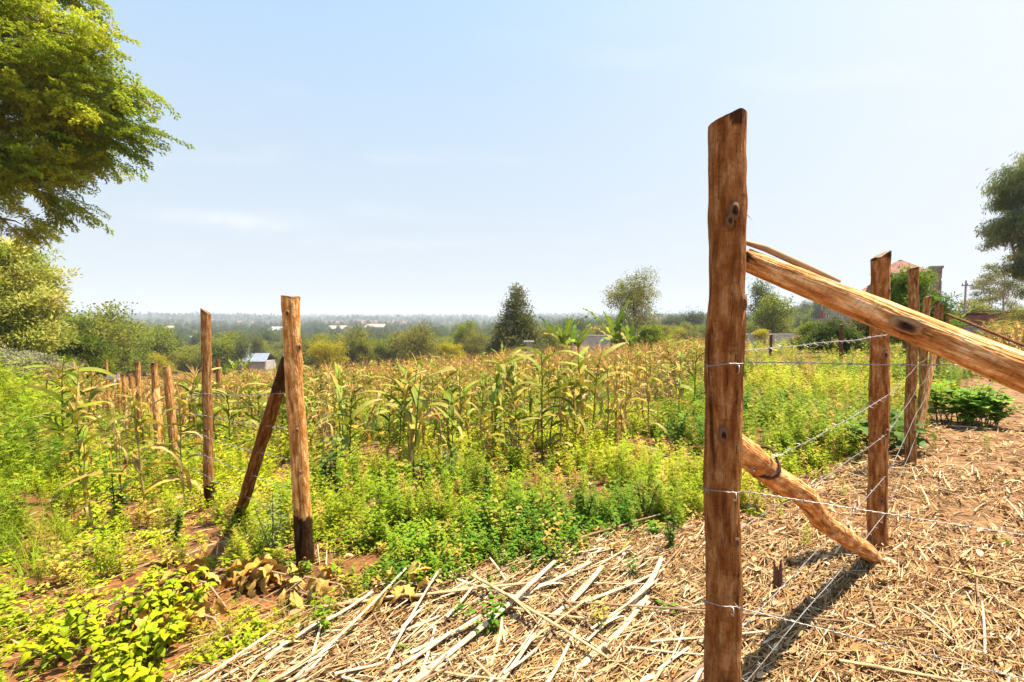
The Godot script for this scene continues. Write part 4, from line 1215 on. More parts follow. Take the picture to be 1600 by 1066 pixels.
func near_tree(called: String, label: String, at: Vector3, H: float, r: float, lobes: Array, kind: int, count: int, c0: Color, c1: Color, sd: int, size := 1.0, bark := Color(0.22, 0.17, 0.12), holes := 0.0) -> void:
	var o := thing(called, label, "tree", at)
	rng.seed = sd
	part("trunk", trunk_mesh(H, r, lobes, bark, 12), M.bark, o)
	var total := 0.0
	for l in lobes: total += pow(l[1].x * l[1].y * l[1].z, 0.75)
	var limbs := MB.new()
	var xf := [[], [], []]
	var cl := [PackedColorArray(), PackedColorArray(), PackedColorArray()]
	for l in lobes:
		var vol: float = pow(l[1].x * l[1].y * l[1].z, 0.75)
		var n := int(count * vol / total)
		# branchlets in the lobe, twigs along each
		var nb := maxi(5, n / 28)
		for j in nb:
			var d := Vector3(rng.randfn(), rng.randfn() * 0.8, rng.randfn()).normalized()
			var tip: Vector3 = l[0] + d * l[1] * R(0.75, 1.12)
			var root: Vector3 = l[0] + d * l[1] * 0.12 - Vector3(0, l[1].y * 0.1, 0)
			limbs.tube(PackedVector3Array([root, root.lerp(tip, 0.55) + Vector3(0, 0.05, 0), tip]), PackedFloat32Array([0.028, 0.018, 0.006]), 4, PackedColorArray([bark]), false)
			var tone := c0.lerp(c1, rng.randf())
			for q in int(float(n) / nb):
				var t := pow(rng.randf(), 0.6)
				if holes > 0.0 and lump.get_noise_3d((root.lerp(tip, t).x) * 22.0, root.lerp(tip, t).y * 22.0, root.lerp(tip, t).z * 22.0) > 0.5 - holes: continue
				var p := root.lerp(tip, t) + Vector3(rng.randfn(), rng.randfn() * 0.6, rng.randfn()) * 0.2 * size
				var yaw := atan2(-d.z, d.x) + R(-1.0, 1.0)
				var id := rng.randi_range(0, 2)
				xf[id].append(Transform3D(Basis(Vector3.UP, yaw) * Basis(Vector3(0, 0, 1), R(-0.6, 0.35) + d.y * 0.5) * Basis(Vector3.RIGHT, R(-0.7, 0.7)) * Basis.from_scale(Vector3.ONE * size * R(0.7, 1.2)), p))
				cl[id].append(vary(tone, 0.2))
	part("branches", limbs.mesh(), M.bark, o)
	var crown := Node3D.new()
	crown.name = "crown"
	crown.set_meta("kind", "stuff")
	o.add_child(crown)
	for i in 3: scatter("foliage", sprig(kind, sd + 10 + i), M.crown, xf[i], cl[i], crown)

func banana(label: String, at: Vector3, H: float, sd: int, group: String) -> void:
	var o := thing("banana_plant", label, "banana plant", at, 0.0, group)
	rng.seed = sd
	var b := MB.new()
	b.tube(PackedVector3Array([Vector3(0, -0.2, 0), Vector3(0.03, H * 0.3, 0), Vector3(0, H * 0.45, 0)]), PackedFloat32Array([0.13, 0.10, 0.05]), 9, PackedColorArray([Color(0.20, 0.22, 0.08), Color(0.28, 0.24, 0.10), Color(0.22, 0.28, 0.08)]))
	part("stem", b.mesh(), M.bark, o)
	for k in 8:
		var yaw := k * 2.4 + R(-0.4, 0.4)
		var steep := R(1.4, 5.0) if k < 6 else R(0.3, 1.0)
		var c := Color(0.15, 0.28, 0.025).lerp(Color(0.36, 0.44, 0.05), rng.randf())
		if k == 7: c = Color(0.42, 0.27, 0.07)
		var l := MB.new()
		l.blade(Vector3(0, H * R(0.22, 0.42), 0), Vector3(cos(yaw), steep, sin(yaw)), Vector3(-sin(yaw), 0, cos(yaw)), H * R(0.45, 0.66), H * R(0.07, 0.11), R(0.1, 1.0), 16, c, vary(c, 0.2), 0, R(0.2, 0.5), R(-0.5, 0.5))
		# wind-torn edges
		for i in l.v.size():
			if i % 3 != 1: l.v[i] += Vector3(R(-1, 1), R(-1.6, 0.4), R(-1, 1)) * H * 0.022
		part("leaf", l.mesh(), M.banana, o)

func make_trees() -> void:
	var olive := Color(0.14, 0.165, 0.022)
	var lime := Color(0.32, 0.32, 0.03)
	# the feathery tree that reaches in from the left; trunk out of the frame
	rng.seed = 5
	near_tree("feathery_tree", "big feathery tree reaching in with layered drooping olive green branches", on(-17.0, -12.5), 9.0, 0.17, [
		[Vector3(2.8, 11.3, 0.2), Vector3(2.9, 1.6, 2.4)], [Vector3(4.9, 10.9, 0.6), Vector3(1.5, 0.8, 1.3)], [Vector3(3.2, 9.3, 0.4), Vector3(3.2, 0.9, 2.3)], [Vector3(5.6, 9.35, 0.5), Vector3(1.7, 0.55, 1.2)],
		[Vector3(4.0, 8.2, 0.8), Vector3(3.0, 0.65, 2.2)], [Vector3(6.2, 8.25, 0.4), Vector3(1.7, 0.5, 1.0)], [Vector3(4.2, 7.2, 0.2), Vector3(2.6, 0.6, 2.0)], [Vector3(5.9, 6.85, 0.6), Vector3(1.9, 0.4, 1.0)],
		[Vector3(3.6, 6.1, 0.5), Vector3(2.6, 0.55, 2.0)], [Vector3(5.0, 5.55, 0.7), Vector3(2.0, 0.42, 1.2)], [Vector3(2.6, 5.0, 0.6), Vector3(2.3, 0.35, 1.6)], [Vector3(4.6, 4.75, 0.7), Vector3(1.9, 0.35, 1.2)], [Vector3(5.9, 7.6, 0.5), Vector3(1.5, 0.45, 1.1)], [Vector3(1.2, 8.0, 0.5), Vector3(2.2, 3.0, 2.2)], [Vector3(1.0, 12.8, 0), Vector3(3.4, 1.6, 2.6)]],
		0, 6800, Color(0.19, 0.28, 0.012), Color(0.50, 0.53, 0.03), 210, 1.2, Color(0.20, 0.13, 0.08), 0.2)
	near_tree("blossoming_tree", "tree covered in pale yellow blossom beside the dark round bush", on(-21.2, -20.0), 4.2, 0.2, [
		[Vector3(0, 4.6, 0), Vector3(1.7, 1.3, 1.5)], [Vector3(1.1, 3.6, 0.3), Vector3(1.3, 1.0, 1.2)], [Vector3(-0.8, 3.4, 0.6), Vector3(1.6, 1.3, 1.3)], [Vector3(1.2, 2.2, 0.5), Vector3(1.3, 1.0, 1.1)], [Vector3(0.1, 2.0, 0.8), Vector3(1.6, 1.2, 1.3)], [Vector3(0.5, 5.5, 0), Vector3(0.9, 0.7, 0.9)], [Vector3(0.8, 0.9, 0.8), Vector3(1.4, 0.9, 1.1)]],
		1, 6500, Color(0.22, 0.28, 0.02), Color(0.62, 0.58, 0.16), 240, 1.25)
	near_tree("pale_shrub", "low shrub with greyish white blossom on the grassy bank", on(-16.2, -16.2), 0.8, 0.06, [
		[Vector3(0, 0.75, 0), Vector3(0.9, 0.55, 0.8)], [Vector3(0.8, 0.6, 0.2), Vector3(0.7, 0.45, 0.6)], [Vector3(-0.9, 0.8, 0), Vector3(0.8, 0.6, 0.7)], [Vector3(0.2, 0.4, 0.5), Vector3(1.0, 0.4, 0.6)]],
		1, 1500, Color(0.17, 0.19, 0.07), Color(0.46, 0.42, 0.28), 260, 0.8)
	near_tree("dark_bush", "dense dark green rounded bush at the field corner", on(-25.2, -28.0), 2.0, 0.16, [
		[Vector3(0, 1.7, 0), Vector3(1.7, 1.2, 1.5)], [Vector3(1.0, 1.2, 0.4), Vector3(1.2, 0.9, 1.0)], [Vector3(-1.0, 1.2, 0.4), Vector3(1.2, 1.0, 1.0)], [Vector3(0.2, 2.5, 0.2), Vector3(1.2, 0.7, 1.0)], [Vector3(0.3, 0.7, 0.9), Vector3(1.6, 0.7, 0.8)]],
		1, 3000, Color(0.045, 0.095, 0.012), Color(0.22, 0.25, 0.018), 280, 1.2)
	near_tree("tall_gum_tree", "tall blue green gum tree with hanging leaves at the house side", on(30.4, -28.0), 9.0, 0.3, [
		[Vector3(-0.6, 9.0, 0), Vector3(1.7, 1.4, 1.6)], [Vector3(-1.3, 7.6, 0.3), Vector3(1.5, 1.0, 1.4)], [Vector3(-2.1, 6.3, 0.2), Vector3(1.1, 0.8, 1.0)], [Vector3(0.2, 6.4, 0.2), Vector3(1.5, 1.0, 1.3)], [Vector3(-0.4, 4.6, 0.4), Vector3(0.9, 0.8, 0.8)], [Vector3(0.8, 10.4, 0), Vector3(1.4, 1.1, 1.4)], [Vector3(1.8, 8.2, 0), Vector3(1.8, 1.8, 1.6)], [Vector3(0.6, 3.4, 0.2), Vector3(1.1, 0.8, 0.9)]],
		2, 6500, Color(0.09, 0.14, 0.055), Color(0.27, 0.29, 0.08), 300, 1.1, Color(0.25, 0.2, 0.16), 0.12)
	near_tree("garden_bush", "bright green rounded bush growing against the house front", on(14.35, -17.6), 2.2, 0.08, [
		[Vector3(0.0, 2.7, 0), Vector3(0.6, 0.6, 0.6)], [Vector3(-0.15, 1.9, 0.1), Vector3(0.7, 0.6, 0.6)], [Vector3(0.55, 1.7, 0.2), Vector3(0.6, 0.7, 0.5)], [Vector3(0.1, 1.0, 0.3), Vector3(0.9, 0.7, 0.6)], [Vector3(0.9, 1.2, 0.1), Vector3(0.6, 0.6, 0.5)]],
		1, 2000, Color(0.075, 0.16, 0.016), Color(0.20, 0.27, 0.02), 320, 0.8)
	for a in [["bright_shrub", "bright yellow green shrub beside the long white wall", 15.6, -25.0, 1.0, 700, Color(0.16, 0.23, 0.02), Color(0.28, 0.30, 0.04)], ["dark_shrub", "dark green shrub behind the weathered stake", 13.8, -21.0, 1.0, 800, Color(0.04, 0.085, 0.016), Color(0.12, 0.16, 0.02)], ["dry_shrub", "brownish green shrub below the thick rail beside the dark shrub", 16.3, -22.5, 1.1, 800, Color(0.10, 0.10, 0.025), Color(0.24, 0.19, 0.05)], ["lime_shrub", "lime green shrub among the bananas and the open tree", 11.4, -40.0, 1.5, 900, Color(0.14, 0.2, 0.02), Color(0.26, 0.3, 0.03)]]:
		var k: float = a[4]
		near_tree(a[0], a[1], on(a[2], a[3]), 0.9 * k, 0.05, [[Vector3(0, 0.9, 0) * k, Vector3(0.6, 0.5, 0.6) * k], [Vector3(0.45, 0.65, 0.1) * k, Vector3(0.5, 0.45, 0.5) * k], [Vector3(-0.5, 0.6, 0.1) * k, Vector3(0.5, 0.4, 0.5) * k], [Vector3(0, 1.25, 0) * k, Vector3(0.35, 0.3, 0.35) * k]], 1, a[5], a[6], a[7], 340 + int(a[2] * 10.0), 0.8 * k)
	# kinds seen from afar
	tree_kind("broad_tree", 8.0, 7.5, 9, 0.12, 0.22, olive, lime, Color(0.2, 0.15, 0.1), 400, 700, 0.28)
	tree_kind("round_tree", 6.5, 5.5, 8, 0.08, 0.16, Color(0.11, 0.16, 0.022), Color(0.27, 0.30, 0.03), Color(0.2, 0.15, 0.1), 410, 620, 0.24)
	tree_kind("slender_gum", 12.0, 5.0, 8, 0.35, 0.16, Color(0.08, 0.11, 0.045), Color(0.18, 0.20, 0.05), Color(0.3, 0.25, 0.2), 420, 480, 0.26, 0.6)
	tree_kind("conifer", 6.6, 5.0, 9, 0.05, 0.15, Color(0.05, 0.085, 0.025), Color(0.22, 0.20, 0.06), Color(0.15, 0.1, 0.07), 430, 2800, 0.17, -0.8, "cone")
	tree_kind("open_tree", 8.2, 6.4, 12, 0.30, 0.14, Color(0.12, 0.15, 0.025), Color(0.32, 0.30, 0.07), Color(0.25, 0.2, 0.15), 440, 1500, 0.15, 0.3)
	tree_kind("golden_tree", 4.2, 4.6, 9, 0.05, 0.14, Color(0.24, 0.24, 0.015), Color(0.50, 0.42, 0.02), Color(0.2, 0.15, 0.1), 450, 800, 0.17)
	tree_kind("layered_gum", 11.0, 7.0, 11, 0.42, 0.16, Color(0.09, 0.115, 0.035), Color(0.26, 0.24, 0.07), Color(0.35, 0.28, 0.2), 460, 800, 0.2, 0.3, "umbrella")
	tree_kind("mango_tree", 5.5, 6.5, 10, 0.05, 0.2, Color(0.08, 0.10, 0.02), Color(0.28, 0.25, 0.045), Color(0.2, 0.15, 0.1), 470, 900, 0.19)
	rng.seed = 640
	# single trees that stand out: [kind, label, x share of depth, depth, size, stretch]
	for a in [
		["round_tree", "pale green tree beside the dark round bush", -0.93, 46.0, 1.15, 1.05], ["broad_tree", "taller light green tree behind the dark round bush", -0.865, 50.0, 1.0, 1.1], ["round_tree", "light green tree at the end of the tall hedge row", -0.83, 52.0, 1.1, 1.15],
		["mango_tree", "low yellow green tree below the pale green tree", -0.9, 40.0, 0.75, 1.0],
		["round_tree", "rounded green tree standing alone beyond the far posts", -0.785, 62.0, 1.05, 1.05], ["golden_tree", "small yellowish tree beyond the far posts", -0.735, 66.0, 0.8, 1.25], ["broad_tree", "olive tree beyond the far posts near the metal roof", -0.68, 75.0, 0.72, 0.9], ["mango_tree", "dark olive tree behind the slim post", -0.63, 78.0, 0.9, 0.9],
		["golden_tree", "golden round tree beyond the field behind the pale tan post", -0.378, 58.0, 1.0, 0.98], ["mango_tree", "wide mango tree with mottled olive crown", -0.20, 62.0, 1.08, 1.05], ["round_tree", "round blue green tree right of the mango tree", -0.092, 82.0, 1.0, 1.12], ["golden_tree", "yellow green tree beside the mango tree", -0.125, 60.0, 0.8, 0.9],
		["conifer", "dark cone shaped conifer at the far field edge", 0.010, 45.0, 1.12, 0.98], ["open_tree", "tall open crowned tree above the bananas", 0.252, 52.0, 1.0, 1.12], ["round_tree", "low dark tree beside the open crowned tree", 0.22, 60.0, 0.7, 0.9], ["round_tree", "dark tree behind the smaller banana", 0.075, 70.0, 0.75, 1.0],
		["round_tree", "dense dark tree seen beneath the thick rail", 0.54, 58.0, 1.0, 0.95], ["slender_gum", "tall thin gum rising behind the thick rail's end", 0.515, 62.0, 0.80, 0.95], ["slender_gum", "small distant gum seen beneath the thick rail", 0.607, 105.0, 0.45, 0.9], ["golden_tree", "low bush at the end of the long white wall", 0.515, 44.0, 0.45, 0.8],
		["broad_tree", "green tree with orange tint behind the utility pole", 0.955, 58.0, 0.62, 0.85], ["round_tree", "rounded green tree beside the utility pole", 0.915, 60.0, 0.62, 0.8], ["layered_gum", "flat layered gum with bare trunk beyond the rusty shed", 1.015, 62.0, 0.92, 0.92], ["layered_gum", "second flat layered gum near the rusty shed", 0.985, 68.0, 0.78, 0.95], ["mango_tree", "dark blue green tree mass beside the rusty shed", 1.055, 36.0, 0.62, 0.75], ["broad_tree", "dark tree under the layered gums", 1.03, 66.0, 0.6, 0.8], ["layered_gum", "tall layered gum behind the hanging leaves", 1.09, 55.0, 1.0, 1.0]]:
		tree(a[0], a[1], on(a[2] * a[3], -a[3]), a[4], "", a[5])
	for a in [["ragged banana with torn upright leaves below the open crowned tree", 0.218, 27.5, 4.6, 1], ["smaller banana with one tall leaf left of the ragged banana", 0.108, 26.0, 3.7, 2], ["slanting banana clump next to the smaller banana", 0.135, 27.0, 3.2, 3], ["short banana with yellow leaf beside the ragged banana", 0.245, 27.0, 3.0, 4], ["low banana clump by the blue metal roof", -0.575, 44.0, 2.9, 5], ["second low banana clump by the blue metal roof", -0.553, 45.0, 2.7, 6], ["low banana by the far posts near the metal roof", -0.60, 44.5, 2.4, 7], ["short banana in front of the conifer", -0.02, 33.0, 2.0, 8], ["bananas behind the bougainvillea beside the house", 0.90, 19.0, 2.4, 9]]:
		banana(a[0], on(a[1] * a[2], -a[2]), a[3], 800 + a[4], "banana plants")
	# trees of the valley
	rng.seed = 77
	var lab := {"broad_tree": "wide olive green tree", "round_tree": "rounded dark green tree", "slender_gum": "slender gum tree", "mango_tree": "mottled olive tree", "golden_tree": "yellowish tree", "conifer": "dark conifer"}
	var kinds := ["broad_tree", "round_tree", "mango_tree", "slender_gum", "broad_tree", "round_tree", "mango_tree", "golden_tree", "slender_gum", "conifer"]
	var made := 0
	while made < 290:
		var d := 75.0 * pow(5.5, rng.randf())
		var a := R(-0.98, 0.45)
		if d < 130.0 and lump.get_noise_2d(a * 300.0, d * 3.0) > 0.1: continue
		var k: String = kinds[made % 10]
		var bey := "beyond the far tan posts" if a < -0.7 else ("beyond the slim post" if a < -0.5 else ("beyond the pale tan post" if a < -0.4 else ("beyond the golden round tree" if a < -0.28 else ("beyond the mango tree" if a < -0.08 else ("beyond the conifer" if a < 0.09 else "beyond the bananas")))))
		var far := " low in the valley " if d < 170.0 else " higher up the valley side "
		var foot := on(a * d, -d)
		var tall: float = {"broad_tree": 8.0, "round_tree": 6.5, "slender_gum": 12.0, "mango_tree": 5.5, "golden_tree": 4.2, "conifer": 6.6}[k]
		var most := maxf(0.35, (1.0 + d * R(-0.03, 0.008) - foot.y) / tall)   # crowns stay near the skyline
		tree(k, lab[k] + far + bey, foot, minf(R(0.85, 1.5), most), "trees of the valley", R(0.8, 1.05), k)
		made += 1
	# woods beyond: too far to tell apart
	var woods := thing("far_woods", "blue hazy woods covering the far valley and ridge", "woods")
	woods.set_meta("kind", "stuff")
	var wk := ["broad_tree", "round_tree", "slender_gum", "mango_tree"]
	for k in 4:
		var xf := []
		var cl := PackedColorArray()
		for i in 6500:
			var d := 170.0 * pow(20.0, rng.randf())
			var a := R(-1.05, 0.75)
			if lump.get_noise_2d(a * d * 0.5, d * 0.5) > 0.33: continue
			xf.append(Transform3D(Basis(Vector3.UP, R(0, TAU)).scaled(Vector3.ONE * R(0.8, 1.4) * (1.0 + d / 4000.0)), on(a * d, -d)))
			cl.append(vary(Color(0.9, 0.9, 0.9), 0.2))
		scatter("canopy", kit[wk[k]][1], M.far_crown, xf, cl, woods)
	for k in 2:
		var xf := []
		var cl := PackedColorArray()
		for i in 260:   # copses behind the house and on the right
			var d := R(110.0, 900.0)
			var a := R(0.35, 1.25)
			xf.append(Transform3D(Basis(Vector3.UP, R(0, TAU)).scaled(Vector3.ONE * R(0.5, 0.9)), on(a * d, -d)))
			cl.append(vary(Color(0.9, 0.9, 0.9), 0.2))
		scatter("canopy", kit[wk[k]][1], M.far_crown, xf, cl, woods)

# ------------------------------------------------------------------ buildings and small structures
func slab(called: String, parent: Node, lo: Vector3, hi: Vector3, col: Color, m: Material) -> MeshInstance3D:
	var b := MB.new()
	b.box(lo, hi, col)
	return part(called, b.mesh(), m, parent)

func hip_roof(parent: Node, lo: Vector3, hi: Vector3, rise: float, col: Color) -> void:
	var apex := Vector3((lo.x + hi.x) / 2, lo.y + rise, (lo.z + hi.z) / 2)
	var c := [Vector3(lo.x, lo.y, lo.z), Vector3(hi.x, lo.y, lo.z), Vector3(hi.x, lo.y, hi.z), Vector3(lo.x, lo.y, hi.z)]
	var under := MB.new()
	under.box(Vector3(lo.x + 0.02, lo.y - 0.14, lo.z + 0.02), Vector3(hi.x - 0.02, lo.y - 0.004, hi.z - 0.02), Color(0.55, 0.5, 0.44))
	var rf := part("roof", under.mesh(), M.masonry, parent)
	var courses := 11
	for i in courses:      # overlapping courses of tiles
		var t0 := float(i) / courses
		var t1 := float(i + 1.12) / courses
		var b := MB.new()
		var lift := Vector3(0, 0.045, 0)
		for s in 4:
			var a: Vector3 = c[s]
			var e: Vector3 = c[(s + 1) % 4]
			var n := 10
			for k in n:
				var u0 := float(k) / n
				var u1 := float(k + 1) / n
				var p0 := a.lerp(e, u0).lerp(apex, t0) + lift
				var p1 := a.lerp(e, u1).lerp(apex, t0) + lift
				var q1 := a.lerp(e, u1).lerp(apex, minf(t1, 1.0))
				var q0 := a.lerp(e, u0).lerp(apex, minf(t1, 1.0))
				var cc := vary(col, 0.22)
				if (q0 - p0).cross(p1 - p0).y < 0: b.face([p0, p1, q1, q0], cc)
				else: b.face([p0, q0, q1, p1], cc)
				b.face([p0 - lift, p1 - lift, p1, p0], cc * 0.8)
		part("tile_course", b.mesh(), M.roof, rf)

func make_buildings() -> void:
	rng.seed = 400
	var tile := Color(0.37, 0.17, 0.11)
	var stone := Color(0.40, 0.33, 0.27)
	# the stone house: its front (local +z) looks across the field
	var h := thing("house", "two storey stone house with brown tiled hip roofs and chimney", "house", Vector3(40.1, -0.6, -50.0), -0.675)
	slab("wall", h, Vector3(-1.9, 0.0, -5.0), Vector3(1.75, 6.4, -0.6), Color(0.62, 0.55, 0.46), M.masonry)
	slab("wall", h, Vector3(-6.0, 0.0, -5.5), Vector3(-1.9, 4.4, -0.2), Color(0.5, 0.42, 0.35), M.masonry)
	hip_roof(h, Vector3(-2.6, 6.75, -5.6), Vector3(2.35, 6.75, 0.0), 1.6, tile)
	hip_roof(h, Vector3(-3.9, 4.6, -5.8), Vector3(0.3, 4.6, 0.1), 1.9, tile)
	for x in [1.35, 2.0]:
		var col := MB.new()
		col.tube(PackedVector3Array([Vector3(x, 0, -0.4), Vector3(x, 6.6, -0.4)]), PackedFloat32Array([0.17, 0.15]), 12, PackedColorArray([Color(0.55, 0.48, 0.42)]))
		part("column", col.mesh(), M.masonry, h)
	# chimney of rough stone courses
	var ch := MB.new()
	ch.box(Vector3(2.25, 0, -0.1), Vector3(3.05, 7.0, 0.7), Color(0.34, 0.29, 0.25))
	var chn := part("chimney", ch.mesh(), M.masonry, h)
	for i in 28:
		var y := 0.1 + i * 0.245
		var x := 2.2
		while x < 3.05:
			var w := R(0.2, 0.45)
			var st := MB.new()
			st.box(Vector3(x, y, 0.6), Vector3(minf(x + w - 0.02, 3.1), y + 0.22, 0.76 + R(0.0, 0.07)), vary(stone, 0.3))
			part("stone", st.mesh(), M.masonry, chn)
			x += w
	slab("cap", chn, Vector3(2.1, 7.002, -0.2), Vector3(3.2, 7.2, 0.9), Color(0.42, 0.37, 0.32), M.masonry)
	# terrace with brick pillar and balusters
	slab("terrace", h, Vector3(-7.4, 0, 0.0), Vector3(-2.4, 2.0, 2.0), Color(0.42, 0.36, 0.31), M.masonry)
	slab("brick_pillar", h, Vector3(-6.9, 2.002, 1.3), Vector3(-6.5, 2.95, 1.7), Color(0.40, 0.14, 0.08), M.masonry)
	slab("lamp_post", h, Vector3(-6.77, 2.952, 1.44), Vector3(-6.64, 3.7, 1.57), Color(0.45, 0.42, 0.4), M.masonry)
	for i in 7:
		var b := MB.new()
		var x := -6.3 + i * 0.24
		b.tube(PackedVector3Array([Vector3(x, 2.0, 1.5), Vector3(x, 2.2, 1.5), Vector3(x, 2.45, 1.5), Vector3(x, 2.66, 1.5)]), PackedFloat32Array([0.05, 0.085, 0.045, 0.06]), 8, PackedColorArray([Color(0.5, 0.46, 0.42)]))
		part("baluster", b.mesh(), M.masonry, h)
	slab("handrail", h, Vector3(-6.48, 2.662, 1.42), Vector3(-4.6, 2.76, 1.58), Color(0.5, 0.46, 0.42), M.masonry)
	for w in [[-1.4, 4.4], [0.1, 4.4], [-1.4, 1.2], [0.1, 1.2]]:
		var win := slab("window", h, Vector3(w[0], w[1], -0.62), Vector3(w[0] + 1.1, w[1] + 1.3, -0.54), Color(0.25, 0.2, 0.16), M.masonry)
		slab("pane", win, Vector3(w[0] + 0.08, w[1] + 0.08, -0.56), Vector3(w[0] + 1.02, w[1] + 1.22, -0.53), Color(0.05, 0.06, 0.07), M.metal_sheet)
	# utility pole
	var up := thing("utility_pole", "slim wooden utility pole with crossarm near the layered gums", "utility pole", on(48.6, -52.0))
	var pb := MB.new()
	pb.tube(PackedVector3Array([Vector3(0, -0.3, 0), Vector3(0.05, 5.6, 0)]), PackedFloat32Array([0.12, 0.08]), 10, PackedColorArray([Color(0.34, 0.30, 0.26)]))
	part("shaft", pb.mesh(), M.bark, up)
	slab("crossarm", up, Vector3(-0.55, 5.0, 0.13), Vector3(0.65, 5.12, 0.23), Color(0.3, 0.26, 0.22), M.bark)
	for x in [-0.48, 0.05, 0.58]:
		var ib := MB.new()
		ib.tube(PackedVector3Array([Vector3(x, 5.12, 0.18), Vector3(x, 5.3, 0.18)]), PackedFloat32Array([0.05, 0.03]), 8, PackedColorArray([Color(0.3, 0.3, 0.32)]))
		part("insulator", ib.mesh(), M.masonry, up)
	# walls and sheds on the right
	var bw := thing("block_wall", "low grey concrete block wall beyond the thin rail", "wall", on(27.4, -29.5))
	for row in 3:
		for i in 9:
			var sb := slab("block", bw, Vector3(-1.2 + i * 0.42 + (row % 2) * 0.2, -0.35 + row * 0.4, -0.1), Vector3(-1.2 + i * 0.42 + (row % 2) * 0.2 + 0.41, 0.04 + row * 0.4, 0.1), vary(Color(0.42, 0.38, 0.34), 0.15), M.masonry)
			sb.position.y += 0.15
	var sh := thing("rusty_shed", "small rusty corrugated iron shed under the layered gums", "shed", on(39.7, -39.5))
	var cw := MB.new()
	for i in 24:
		var x0 := -1.0 + i * 0.09
		cw.face([Vector3(x0, -0.2, 0.06 * (i % 2)), Vector3(x0 + 0.09, -0.2, 0.06 * ((i + 1) % 2)), Vector3(x0 + 0.09, 1.75 + i * 0.012, 0.06 * ((i + 1) % 2)), Vector3(x0, 1.75 + i * 0.012, 0.06 * (i % 2))], vary(Color(0.30, 0.09, 0.05), 0.25))
	part("iron_sheet", cw.mesh(false), M.metal_sheet, sh)
	slab("side_wall", sh, Vector3(-1.0, -0.2, -2.0), Vector3(-0.94, 1.7, -0.01), Color(0.26, 0.08, 0.05), M.metal_sheet)
	slab("back_wall", sh, Vector3(-0.93, -0.2, -2.05), Vector3(1.16, 1.9, -2.0), Color(0.26, 0.08, 0.05), M.metal_sheet)
	slab("roof_sheet", sh, Vector3(-1.1, 2.04, -2.1), Vector3(1.25, 2.08, 0.2), Color(0.30, 0.12, 0.07), M.metal_sheet)
	# walls at the far field edge
	var ww := thing("white_wall", "long low whitewashed wall seen beneath the thick rail", "wall", on(23.0, -44.0))
	slab("panel", ww, Vector3(-2.5, -0.3, -0.1), Vector3(2.6, 1.0, 0.1), Color(0.72, 0.70, 0.66), M.masonry)
	slab("coping", ww, Vector3(-2.55, 1.002, -0.15), Vector3(2.65, 1.08, 0.15), Color(0.66, 0.64, 0.6), M.masonry)
	var w2 := thing("cement_wall", "low pale cement wall between the two bananas", "wall", on(7.6, -45.0))
	slab("panel", w2, Vector3(-2.0, -0.4, -0.1), Vector3(1.6, 2.0, 0.1), Color(0.66, 0.63, 0.58), M.masonry)
	slab("coping", w2, Vector3(-2.05, 2.002, -0.15), Vector3(1.65, 2.1, 0.15), Color(0.6, 0.57, 0.53), M.masonry)
	var gp := thing("gate_pillar", "small square grey gate pillar right of the conifer", "pillar", on(1.35, -37.0))
	slab("shaft", gp, Vector3(-0.22, -0.3, -0.22), Vector3(0.22, 1.75, 0.22), Color(0.55, 0.5, 0.45), M.masonry)
	slab("cap", gp, Vector3(-0.45, 1.752, -0.28), Vector3(0.34, 1.86, 0.28), Color(0.62, 0.58, 0.54), M.masonry)
	# the metal-roofed barn below the field, and houses of the valley
	var bn := thing("barn", "long barn with blue grey metal roof beyond the bananas", "barn", on(-49.5, -92.0))
	slab("wall", bn, Vector3(-2.4, -1, -4), Vector3(2.4, 2.6, 0), Color(0.5, 0.48, 0.45), M.masonry)
	var rb := MB.new()
	rb.face([Vector3(-2.7, 2.55, 0.4), Vector3(2.7, 2.55, 0.4), Vector3(2.3, 4.0, -2), Vector3(-2.7, 4.0, -2)], Color(0.24, 0.29, 0.37))
	rb.face([Vector3(2.7, 2.55, -4.4), Vector3(-2.7, 2.55, -4.4), Vector3(-2.7, 4.0, -2), Vector3(2.3, 4.0, -2)], Color(0.24, 0.29, 0.37))
	part("roof", rb.mesh(false), M.metal_sheet, bn)
	slab("vent_house", bn, Vector3(-3.4, 0.0, -2.6), Vector3(-1.9, 5.0, -1.2), Color(0.30, 0.35, 0.43), M.metal_sheet)
	for a in [[-0.477, 480.0, Color(0.75, 0.75, 0.74), Color(0.7, 0.7, 0.7), 13.0, "white block of a house on the valley side left of tan post"], [-0.50, 250.0, Color(0.62, 0.5, 0.36), Color(0.66, 0.53, 0.38), 7.0, "tan roofed house among the valley trees by the tan post"], [-0.395, 215.0, Color(0.7, 0.68, 0.64), Color(0.68, 0.66, 0.64), 4.0, "small white house behind the golden round tree"], [-0.125, 200.0, Color(0.6, 0.45, 0.36), Color(0.62, 0.42, 0.34), 6.0, "pink roofed house behind the mango tree"], [-0.28, 620.0, Color(0.6, 0.45, 0.34), Color(0.58, 0.38, 0.28), 16.0, "brown roofed house high on the valley side"], [-0.65, 330.0, Color(0.62, 0.52, 0.42), Color(0.6, 0.5, 0.42), 8.0, "tan house on the valley side left of the slim post"], [-0.36, 560.0, Color(0.6, 0.5, 0.42), Color(0.55, 0.42, 0.34), 14.0, "house with a long roof on the upper valley side"], [-0.70, 600.0, Color(0.66, 0.6, 0.52), Color(0.55, 0.4, 0.3), 12.0, "pale house on the valley side above the olive tree"], [-0.24, 360.0, Color(0.55, 0.40, 0.30), Color(0.5, 0.33, 0.25), 8.0, "reddish house in the trees above the mango tree"]]:
		var w: float = a[4] * 1.5
		var hs := thing("valley_house", a[5], "house", on(a[0] * a[1], -a[1], 0.5) + Vector3(0, 5.0, 0), R(-0.4, 0.4), "houses of the valley")
		slab("wall", hs, Vector3(-w / 2, -8, -w / 3), Vector3(w / 2, w * 0.28 + 1.2, w / 3), a[2], M.masonry)
		var y := w * 0.28 + 1.2
